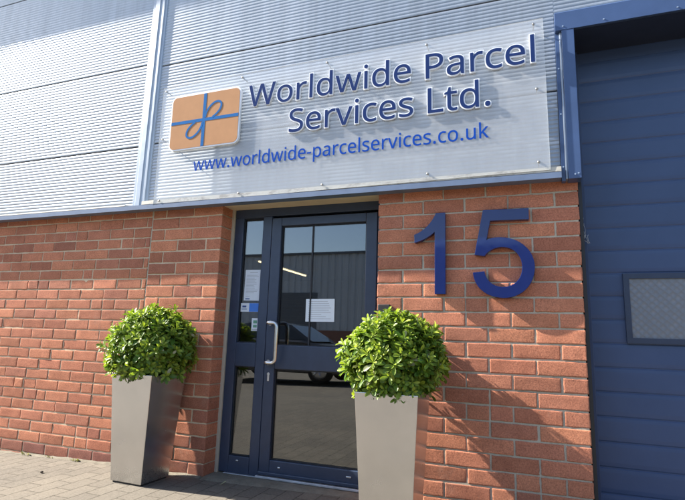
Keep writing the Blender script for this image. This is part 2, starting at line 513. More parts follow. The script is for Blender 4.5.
XJ = lambda z: -3.475 + .035*(1.533 - z)/ .25 * .35   # slightly ragged movement joint
def build_walls():
    # left field with the slightly smaller coursing
    mb = MB()
    P, sx, z0 = .0924, .278, 2.1193
    for r in range(-2, 23):
        zt = z0 - P*r + P - JT/2; zb = z0 - P*r + JT/2     # row r lies above bed joint r
        if zt > 2.26: continue
        base = -5.0606 + (0 if r % 2 == 0 else -.139)
        base -= 16*sx
        k = 0
        lim = -3.478 + rb.uniform(-.006, .006)
        while True:
            a = base + k*sx; b = a + sx; k += 1
            if b < -9: continue
            if a > lim - .05: break
            bb = b - JT/2
            if bb > lim - .012 or lim - b < .05: bb = lim - .006
            if rb.random() < .06 and bb-a > .2:      # a snapped header
                mid = a + (bb-a)*rb.choice([.42,.5,.62])
                add_brick(mb, a+JT/2, mid-JT/2, zb, zt); add_brick(mb, mid+JT/2, bb, zb, zt)
            else: add_brick(mb, a+JT/2, bb, zb, zt)
            if bb >= lim - .007: break
    zt = z0 - P*22 - JT/2
    for k in range(30):                               # the darker bottom course
        a = -9.2 + k*sx + .05
        b = min(a + sx, -3.478)
        if b - a < .06: continue
        add_brick(mb, a+JT/2, b-JT/2, z0-P*23+JT/2-.004, zt, dark=.5)
        add_brick(mb, a+JT/2, b-JT/2, z0-P*24+JT/2, z0-P*23-JT/2, dark=.5)
    mortar_sheet(mb, -9.2, -3.476, -.15, 2.25, 1)
    # mastic of the movement joint
    # corner panel with the larger coursing
    for r in range(-1, 22):
        zb = 2.1 - .1*r + JT/2; zt = 2.1 - .1*r + .1 - JT/2
        zt = min(zt, 2.2)
        dk = .45 if r >= 21 else 0.0
        x = -2.7401
        first = .2934 if r % 2 == 0 else .1467
        add_brick(mb, x-first+JT/2, x, zb, zt, ret=.166, dark=dk)
        x -= first
        while x > -3.474 + .06:
            nx_ = x - .2934
            if nx_ < -3.474 + .05: nx_ = -3.474
            if rb.random() < .07 and x-nx_ > .25:
                m_ = x - (x-nx_)*.45
                add_brick(mb, m_+JT/2, x-JT/2, zb, zt, dark=dk); add_brick(mb, nx_+JT/2, m_-JT/2, zb, zt, dark=dk)
            else: add_brick(mb, nx_+JT/2, x-JT/2, zb, zt, dark=dk)
            x = nx_
    add_brick(mb, -3.47, -2.745, -.12, -.005, dark=.5)
    mortar_sheet(mb, -3.476, -2.746, -.15, 2.25, 1)
    # mortar of the reveal
    mb.poly([(-2.7466,MR,-.15),(-2.7466,.17,-.15),(-2.7466,.17,2.25),(-2.7466,MR,2.25)], 2)
    mb.box(-9.2, -2.747, .02, .26, -.15, 2.25, 1)
    mb.build('brick_wall', [M['brick'], M['mortar_buff'], M['mortar_grey']], unit, tone=True)
    # pier between the two doors
    mb = MB()
    pier_bricks(mb, -1.3614, 0.0)
    mb.build('brick_pier', [M['brick'], M['mortar_grey']], unit, tone=True)
    mb = MB()
    pier_bricks(mb, 3.6, 4.95)
    mb.build('brick_pier', [M['brick'], M['mortar_grey']], unit, tone=True)

def pier_bricks(mb, xl, xr):
    for r in range(-1, 23):
        zb = 2.1 - .1*r + JT/2; zt = min(2.1 - .1*r + .1 - JT/2, 2.2)
        x = xr
        w = .2934 if r % 2 == 0 else .1467
        firstb = True
        while x > xl + .02:
            nx_ = x - w
            if nx_ < xl + .08: nx_ = xl
            if (not firstb) and rb.random() < .05 and x - nx_ > .25:
                m_ = x - (x-nx_)*.5
                add_brick(mb, m_+JT/2, x-JT/2, zb, zt); add_brick(mb, nx_+(JT/2 if nx_ > xl else 0), m_-JT/2, zb, zt)
            else:
                add_brick(mb, nx_+(JT/2 if nx_ > xl else 0), x-(0 if firstb else JT/2), zb, zt, ret=(.2 if firstb or nx_ <= xl else None))
            x = nx_; w = .2934; firstb = False
    mortar_sheet(mb, xl+.006, xr-.006, -.22, 2.25, 1)
    mb.box(xl+.0065, xr-.0065, .014, .24, -.22, 2.25, 1)
build_walls()

# mastic strip of the movement joint (a part of its own look)
mb = MB()
for k in range(24):
    za, zb = -.1+k*.1, -.1+(k+1)*.1
    mb.box(-3.481+rb.uniform(-.003,.002), -3.4715+rb.uniform(-.002,.003), .0035, .02, za, zb)
mb.build('movement_joint', M['mortar_grey'], unit)
mb = MB()
mb.box(-2.7455, -2.716, .150, .20, 0.0, 2.185, bev=.004)
mb.build('mastic_joint', M['mastic'], unit)

# ---- silver cladding, micro ribbed
CY = -.030
def rib_profile(z0, z1):
    pitch, dep = .030, .0025
    n = max(1, round((z1-z0)/pitch)); p = (z1-z0)/n
    pr = []
    for k in range(n):
        b = z0 + k*p
        pr += [(CY, b), (CY-dep*.6, b+p*.16), (CY-dep, b+p*.3), (CY-dep, b+p*.58), (CY-dep*.6, b+p*.72), (CY, b+p*.86)]
    pr.append((CY, z1))
    return [(CY+.02, z0)] + pr + [(CY+.02, z1)]
def clad(x0, x1, z0, z1):
    mb = MB(); mb.xprof(rib_profile(z0, z1), x0, x1)
    for f in range(len(mb.s)): mb.s[f] = False
    mb.build('cladding_panel', M['clad'], unit, normals=False)
G = .0055
lv_left = [2.215, 2.797, 3.627, 4.757, 5.6, 6.2]
lv_right = [2.235, 2.808, 3.585, 4.45, 5.3, 6.2]
for a, b in zip(lv_left, lv_left[1:]): clad(-9.2, -3.672, a+G, b-G)
for i, (a, b) in enumerate(zip(lv_right, lv_right[1:])):
    if i < 2: clad(-3.545, -.1005, a+G, b-G)
    else: clad(-3.545, 9.0, a+G, b-G)
clad(-.1005, 9.0, 3.362, 3.577)
clad(4.95, 9.0, 2.243, 3.35)
mb = MB()
mb.box(-9.2, 9.0, CY+.021, .3, 3.362, 6.25, 0)
mb.box(-9.2, -.101, CY+.021, .3, 2.252, 3.361, 0)
mb.box(4.951, 9.0, CY+.021, .3, -.2, 3.361, 0)
mb.build('wall_core', M['dark_gap'], unit)

# vertical cover strip over the sheet joint
mb = MB()
pr = [(-3.70,CY), (-3.690,CY-.009), (-3.662,CY-.010), (-3.650,CY-.019), (-3.604,CY-.020), (-3.592,CY-.013), (-3.578,CY-.013), (-3.568,CY-.020), (-3.548,CY-.020), (-3.538,CY-.010), (-3.522,CY-.009), (-3.515,CY)]
a = [mb.vert((x, y, 2.205)) for x, y in pr]; b = [mb.vert((x, y, 6.2)) for x, y in pr]
for i in range(len(pr)-1): mb.face([a[i], a[i+1], b[i+1], b[i]])
mb.face(a)
mb.build('cover_strip', M['trim_grey'], unit, normals=True)

# drip flashing along the foot of the cladding
FY = -.120
for xa, xb in ((-9.2,-.1015),(4.95,9.0)):
    mb = MB()
    mb.xprof([(.0,2.172),(FY+.02,2.168),(FY,2.162),(FY,2.202),(FY+.012,2.206),(CY+.02,2.2065),(CY+.02,2.19),(.0,2.19)], xa, xb, 0, close=True)
    mb.build('drip_flashing', M['slate_blue'], unit)
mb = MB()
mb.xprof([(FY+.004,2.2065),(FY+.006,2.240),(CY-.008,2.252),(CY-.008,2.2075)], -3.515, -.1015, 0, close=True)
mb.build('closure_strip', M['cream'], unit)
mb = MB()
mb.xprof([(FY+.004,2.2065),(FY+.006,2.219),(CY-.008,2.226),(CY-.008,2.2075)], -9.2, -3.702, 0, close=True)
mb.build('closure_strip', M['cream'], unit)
# cream soffit board over the entrance
mb = MB(); mb.box(-2.739, -1.363, .004, .26, 2.176, 2.196)
mb.build('soffit', M['soffit'], unit)
mb = MB(); mb.box(-2.739, -1.363, .2, .3, 2.197, 2.26); mb.build('lintel', M['dark_gap'], unit)

# gutter and roof
mb = MB()
mb.xprof([(CY,6.2),(-.435,6.19),(-.435,6.36),(-.395,6.36),(-.395,6.24),(CY,6.26)], -9.2, 9.0, 0, close=True)
mb.build('gutter', M['trim_grey'], unit)
mb = MB()
mb.poly([(-9.2,-.03,6.26),(9,-.03,6.26),(9,9,7.2),(-9.2,9,7.2)])
mb.poly([(-9.2,9,7.2),(9,9,7.2),(9,18,6.26),(-9.2,18,6.26)])
mb.build('roof', M['trim_grey'], unit)
mb = MB()
mb.box(-9.2,-9.05,.27,18,-.1,6.25); mb.box(8.85,9,.31,18,-.1,6.25); mb.box(-9.04,8.84,17.8,18,-.1,6.25)
mb.build('outer_wall', M['trim_grey'], unit)

# ---- roller door with its surround
DYR = .25
surround = MB()
# head trim
surround.xprof([(-.10,3.215),(-.10,3.345),(-.088,3.3585),(CY,3.3600),(CY,3.34),(.262,3.34),(.262,3.215)], -.098, 3.72, 0, close=True)
# jamb cover: narrow flange, bright edge, broad plate
surround.box(-.098, -.074, -.064, CY+.02, 2.155, 3.2140)
surround.box(-.060, .018, -.098, .0, 2.157, 3.2140, bev=.003)
surround.box(3.58, 3.70, -.098, .0, -.2, 3.2140, bev=.003)
surround.build('door_surround', M['royal'], unit)
mb = MB(); mb.box(.021, 3.575, -.088, .24, 3.2085, 3.2145); mb.build('head_soffit', M['soffit_dark'], unit)  # added plate, the underside's shade put into its darker colour
mb = MB(); mb.box(-.0735, -.0605, -.078, CY+.02, 2.163, 3.2135, bev=.003)
mb.build('edge_strip', M['trim_grey'], unit)
for x, z, dy in ((-.086,2.25,0),(-.086,2.62,0),(-.086,2.95,0),(-.02,2.185,-.034),(.0,2.19,-.034),(-.05,3.24,-.036),(.62,3.235,-.036),(.2,3.24,-.036)):
    mb = MB(); mb.lathe([(.0055,-.0675+dy),(.005,-.0655+dy),(.005,-.063+dy)], 10, (x,0,z), 'y'); mb.build('fixing_screw', M['alu'], unit)

door = MB()
pitch = .155
zs = [.966 + pitch*k for k in range(-8, 15)]
x0, x1 = .062, 3.52
def panel_strip(za, zb, xa, xb):
    g = .0045
    door.xprof([(DYR+.005, za-g), (DYR+.005, za+g*.1), (DYR+.001, za+g*1.6), (DYR-.0012, za+.03), (DYR-.0012, zb-.03), (DYR+.001, zb-g*1.8), (DYR+.005, zb-g)], xa, xb, 0)
for a, b in zip(zs, zs[1:]):
    panel_strip(a, b, x0, x1)
door.xprof([(DYR+.005, zs[-1]-.0045), (DYR+.005, 3.34)], x0, x1)
roller = door.build('roller_door', M['roller'], unit, normals=False)
for xa in (.024, 3.53):
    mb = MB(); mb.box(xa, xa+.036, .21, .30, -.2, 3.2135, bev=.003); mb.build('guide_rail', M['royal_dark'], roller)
for xa, xb in ((.0015,.0235),(3.57,3.599)):
    mb = MB(); mb.box(xa, xb, .0145, .30, -.2, 3.2135); mb.build('rubber_seal', M['black'], roller)
def vision(xa, xb, za, zb):
    mb = MB(); w = .034; y0_, y1_ = DYR-.020, DYR+.004
    mb.prism([(xa,zb),(xb,zb),(xb-w,zb-w),(xa+w,zb-w)], y0_, y1_)
    mb.prism([(xa,za),(xa+w,za+w),(xb-w,za+w),(xb,za)], y0_, y1_)
    mb.prism([(xa,za),(xa,zb),(xa+w,zb-w),(xa+w,za+w)], y0_, y1_)
    mb.prism([(xb,za),(xb-w,za+w),(xb-w,zb-w),(xb,zb)], y0_, y1_)
    mb.build('window_frame', M['navy_frame'], roller)
    mb = MB(); mb.box(xa+w-.004, xb-w+.004, DYR-.008, DYR+.002, za+w-.004, zb-w+.004)
    mb.build('window_pane', M['obscure'], roller)
vision(.262, 1.02, 1.124, 1.578)
vision(2.2, 2.96, 1.124, 1.578)

# ---- glazed entrance
FYD = .168           # face of the frame
frame = MB()
def fr(x0,x1,z0,z1,y0=FYD,y1=.235,m=0): frame.box(x0,x1,y0,y1,z0,z1,m,bev=.004)
fr(-2.716,-2.630,.02,2.105)            # left jamb
fr(-2.716,-1.364,2.106,2.188)          # head
fr(-2.438,-2.354,.02,2.105)            # mullion
fr(-1.415,-1.364,.02,2.105)            # right jamb
fr(-2.629,-2.439,.02,.150)             # bottom rail of sidelight
fr(-2.629,-2.439,.848,1.040)           # middle rail of sidelight
fr(-2.629,-2.439,2.098,2.1055)
dframe = frame.build('door_frame', M['navy_frame'], unit)
def pane(x0,x1,z0,z1,parent,y=.197):
    mb = MB(); mb.box(x0,x1,y,y+.008,z0,z1); mb.build('glass_pane', M['glass'], parent)
    mb = MB(); g = .007
    for a in ((x0,x0+g,z0,z1),(x1-g,x1,z0,z1),(x0+g,x1-g,z0,z0+g),(x0+g,x1-g,z1-g,z1)):
        mb.box(a[0],a[1],y-.012,y-.0005,a[2],a[3])
    mb.build('glazing_gasket', M['navy_bead'], parent)
pane(-2.6285,-2.4395,.151,.847,dframe)
pane(-2.6285,-2.4395,1.041,2.097,dframe)
mb = MB(); mb.box(-2.66,-1.366,.150,.26,.012,.0195,bev=.002); mb.box(-2.36,-1.366,.135,.167,.018,.034,bev=.003)
mb.build('threshold', M['sill'], dframe)
def weep(x,z,parent,y=FYD,w=.03):
    mb = MB(); mb.box(x-w/2,x+w/2,y-.007,y-.0002,z-.006,z+.006,bev=.003); mb.build('drain_cover', M['alu'], parent)
weep(-2.545,.118,dframe,w=.022)
leaf = MB()
LY = FYD-.004
def lf(x0,x1,z0,z1,y0=LY): leaf.box(x0,x1,y0,.232,z0,z1,0,bev=.005)
lf(-2.349,-2.258,.040,2.085)
lf(-1.512,-1.419,.040,2.085)
lf(-2.2575,-1.5125,2.014,2.085)
lf(-2.2575,-1.5125,.842,1.030)
lf(-2.2575,-1.5125,.040,.152)
leaf.box(-2.347,-1.421,LY-.018,LY-.0005,.040,.066,0,bev=.006)   # weather bar
entrance = leaf.build('entrance_door', M['navy_frame'], unit)
pane(-2.257,-1.513,.153,.841,entrance)
pane(-2.257,-1.513,1.031,2.013,entrance)
mb = MB(); mb.box(-1.984,-1.972,.190,.1965,1.038,2.006); mb.build('glazing_bar', M['navy_bead'], entrance)  # thin dark upright line on the upper pane
weep(-2.17,.105,entrance,LY,w=.022); weep(-1.60,.105,entrance,LY,w=.04)
# cranked tubular pull handle
def arc(p0, p1, p2, n=6):
    return [(Vector(p0)*(1-t)**2 + Vector(p1)*2*t*(1-t) + Vector(p2)*t*t) for t in [k/n for k in range(n+1)]]
hy = LY-.062
pts = [(-2.312,LY-.001,1.205),(-2.312,hy+.035,1.205)] + arc((-2.312,hy+.03,1.205),(-2.312,hy,1.205),(-2.285,hy,1.205))[1:] + arc((-2.255,hy,1.205),(-2.225,hy,1.205),(-2.222,hy,1.165))
pts += [(-2.222,hy,1.05)] + arc((-2.222,hy,.93),(-2.225,hy,.89),(-2.255,hy,.89)) + arc((-2.285,hy,.89),(-2.312,hy,.89),(-2.312,hy+.03,.89)) + [(-2.312,LY-.001,.89)]
mb = MB(); mb.tube(pts, .0155, 16)
for z in (1.205,.89): mb.lathe([(.021,LY-.006),(.021,LY-.0005)], 20, (-2.312,0,z), 'y')
mb.build('pull_handle', M['steel'], entrance)
mb = MB(); mb.lathe([(.0105,LY-.006),(.0125,LY-.0045),(.0125,LY-.0003)], 16, (-2.305,0,.800), 'y'); mb.box(-2.314,-2.296,LY-.005,LY-.0003,.745,.800,bev=.004)
mb.build('lock_cylinder', M['alu'], entrance)

# ------------------------------------------------------------------ interior seen dimly through the glass
mb = MB()
mb.poly([(-9,.24,.012),(-.2,.24,.012),(-.2,9,.012),(-9,9,.012)])
tag(mb.build('interior_floor', M['in_floor']), 'dark carpet floor inside the entrance', 'floor', kind='structure')
mb = MB()
mb.poly([(-9,.262,2.65),(-.2,.262,2.65),(-.2,9,2.65),(-9,9,2.65)])
tag(mb.build('interior_ceiling', M['in_wall']), 'plain ceiling inside the entrance', 'ceiling', kind='structure')
mb = MB()
mb.poly([(-9,9,0),(-.2,9,0),(-.2,9,2.65),(-9,9,2.65)]); mb.poly([(-.2,.25,0),(-.2,9,0),(-.2,9,2.65),(-.2,.25,2.65)])
mb.poly([(-9,.262,0),(-9,9,0),(-9,9,2.65),(-9,.262,2.65)])
mb.poly([(-1.36,.242,0),(-.2,.242,0),(-.2,.242,2.65),(-1.36,.242,2.65)])
mb.poly([(-9,.262,0),(-2.74,.262,0),(-2.74,.262,2.65),(-9,.262,2.65)])
tag(mb.build('interior_wall', M['in_wall']), 'plain painted walls inside the entrance', 'wall', kind='structure')
lt = thing('ceiling_light', 'lit strip light seen through the upper door glass', 'light', (-5.38,6.3,2.64))
mb = MB(); mb.box(-.09,.09,-1.15,1.15,-.05,.008,bev=.005); mb.build('housing', M['paper'], lt)
mb = MB(); mb.tube([(0,-1.12,-.066),(0,1.12,-.066)], .016, 12); mb.build('tube', M['tube'], lt)

# ------------------------------------------------------------------ notices and stickers on the glass
def sheet(name, label, cat, xc, zc, w, h, y, mat, rot=0.0):
    t = thing(name, label, cat, (xc, y, zc), rot=(0, R(rot), 0))
    mb = MB(); mb.box(-w/2,w/2,-.0006,.0006,-h/2,h/2); mb.build('sheet', mat, t)
    return t
def lines(t, spec, mat, name='print', y=-.0012):
    mb = MB()
    for x0,x1,z,hh in spec: mb.box(x0,x1,y,y+.0005,z-hh/2,z+hh/2)
    return mb.build(name, mat, t)
PY_ = .1945
t = sheet('notice', 'white landscape paper notice taped inside the main door pane', 'notice', -1.892, 1.313, .248, .180, PY_, M['paper'], -.5)
rnd = random.Random(5)
lines(t, [(-.10,-.10+.2*rnd.uniform(.55,1),.07-.017*k,.0045) for k in range(9)], M['ink'])
t = sheet('notice', 'tall white printed notice above the blue sticker in the sidelight', 'notice', -2.522, 1.520, .150, .262, PY_, M['paper'], .6)
sp = [(-.03,.045,.108,.006)] + [(-.060,-.060+.12*rnd.uniform(.6,1),.084-.0125*k,.0038) for k in range(13)] + [(-.06,-.02,-.095,.004)]
lines(t, sp, M['ink']); lines(t, [(-.06,-.018,-.117,.009)], M['ink_dark'])
t = sheet('sticker', 'blue and white strip sticker across the sidelight glass', 'sticker', -2.540, 1.331, .194, .072, PY_, M['paper'])
lines(t, [(.0,.096,.0,.070)], M['sticker_blue'], 'blue_half')
lines(t, [(-.066,-.028,.008,.016),(-.072,-.022,-.014,.006)], M['ink_dark'], 'emblem', -.0014)
t = sheet('sticker', 'small upright white sticker low in the upper sidelight', 'sticker', -2.474, 1.190, .066, .105, PY_, M['paper'])
lines(t, [(-.018,.018,.022,.026),(-.018,.018,-.014,.022)], M['sticker_green'])
lines(t, [(-.026,.026,-.042,.012)], M['ink'], 'footer')

# ------------------------------------------------------------------ company sign
SC = Vector((-1.77, -.12, 2.757))
sign = thing('company_sign', 'wide clear acrylic sign with raised navy company lettering and peach parcel logo', 'sign', SC, rot=(0, R(-.45), 0))
def sx_(x): return x - SC.x
def sz_(z): return z - SC.z
mb = MB()
PX0, PX1, PZ0, PZ1 = -3.385, -.170, 2.208, 3.305
w_, e_, h_ = sx_(PX0), sx_(PX1), None
# sheet: faces clear, edges milky
i = [mb.vert(p) for p in [(w_,-.0,sz_(PZ0)),(e_,-.0,sz_(PZ0)),(e_,-.0,sz_(PZ1)),(w_,-.0,sz_(PZ1)),(w_,.008,sz_(PZ0)),(e_,.008,sz_(PZ0)),(e_,.008,sz_(PZ1)),(w_,.008,sz_(PZ1))]]
mb.face([i[0],i[1],i[2],i[3]],0); mb.face([i[7],i[6],i[5],i[4]],0)
for a,b in ((0,1),(1,2),(2,3),(3,0)): mb.face([i[a],i[a+4],i[b+4],i[b]],1)
mb.build('acrylic_panel', [M['acrylic'], M['acrylic_edge']], sign)
scr = [(-.232,3.270),(-.975,3.262),(-1.775,3.265),(-2.556,3.272),(-3.352,3.268),(-3.348,2.808),(-3.322,2.240),(-2.524,2.243),(-1.785,2.250),(-.975,2.258),(-.240,2.268),(-.230,2.786)]
first = None
for x, z in scr:
    if first is None:
        mb = MB(); mb.lathe([(.005,-.007),(.008,-.0055),(.0085,-.0005)], 14, (0,0,0), 'y'); mb.lathe([(.0045,.0085),(.0045,.082)], 12, (0,0,0), 'y')
        o = first = mb.build('standoff_bolt', M['bolt'], sign)
    else:
        o = first.copy(); col.objects.link(o); o.parent = sign
    o.location = (sx_(x), 0, sz_(z))

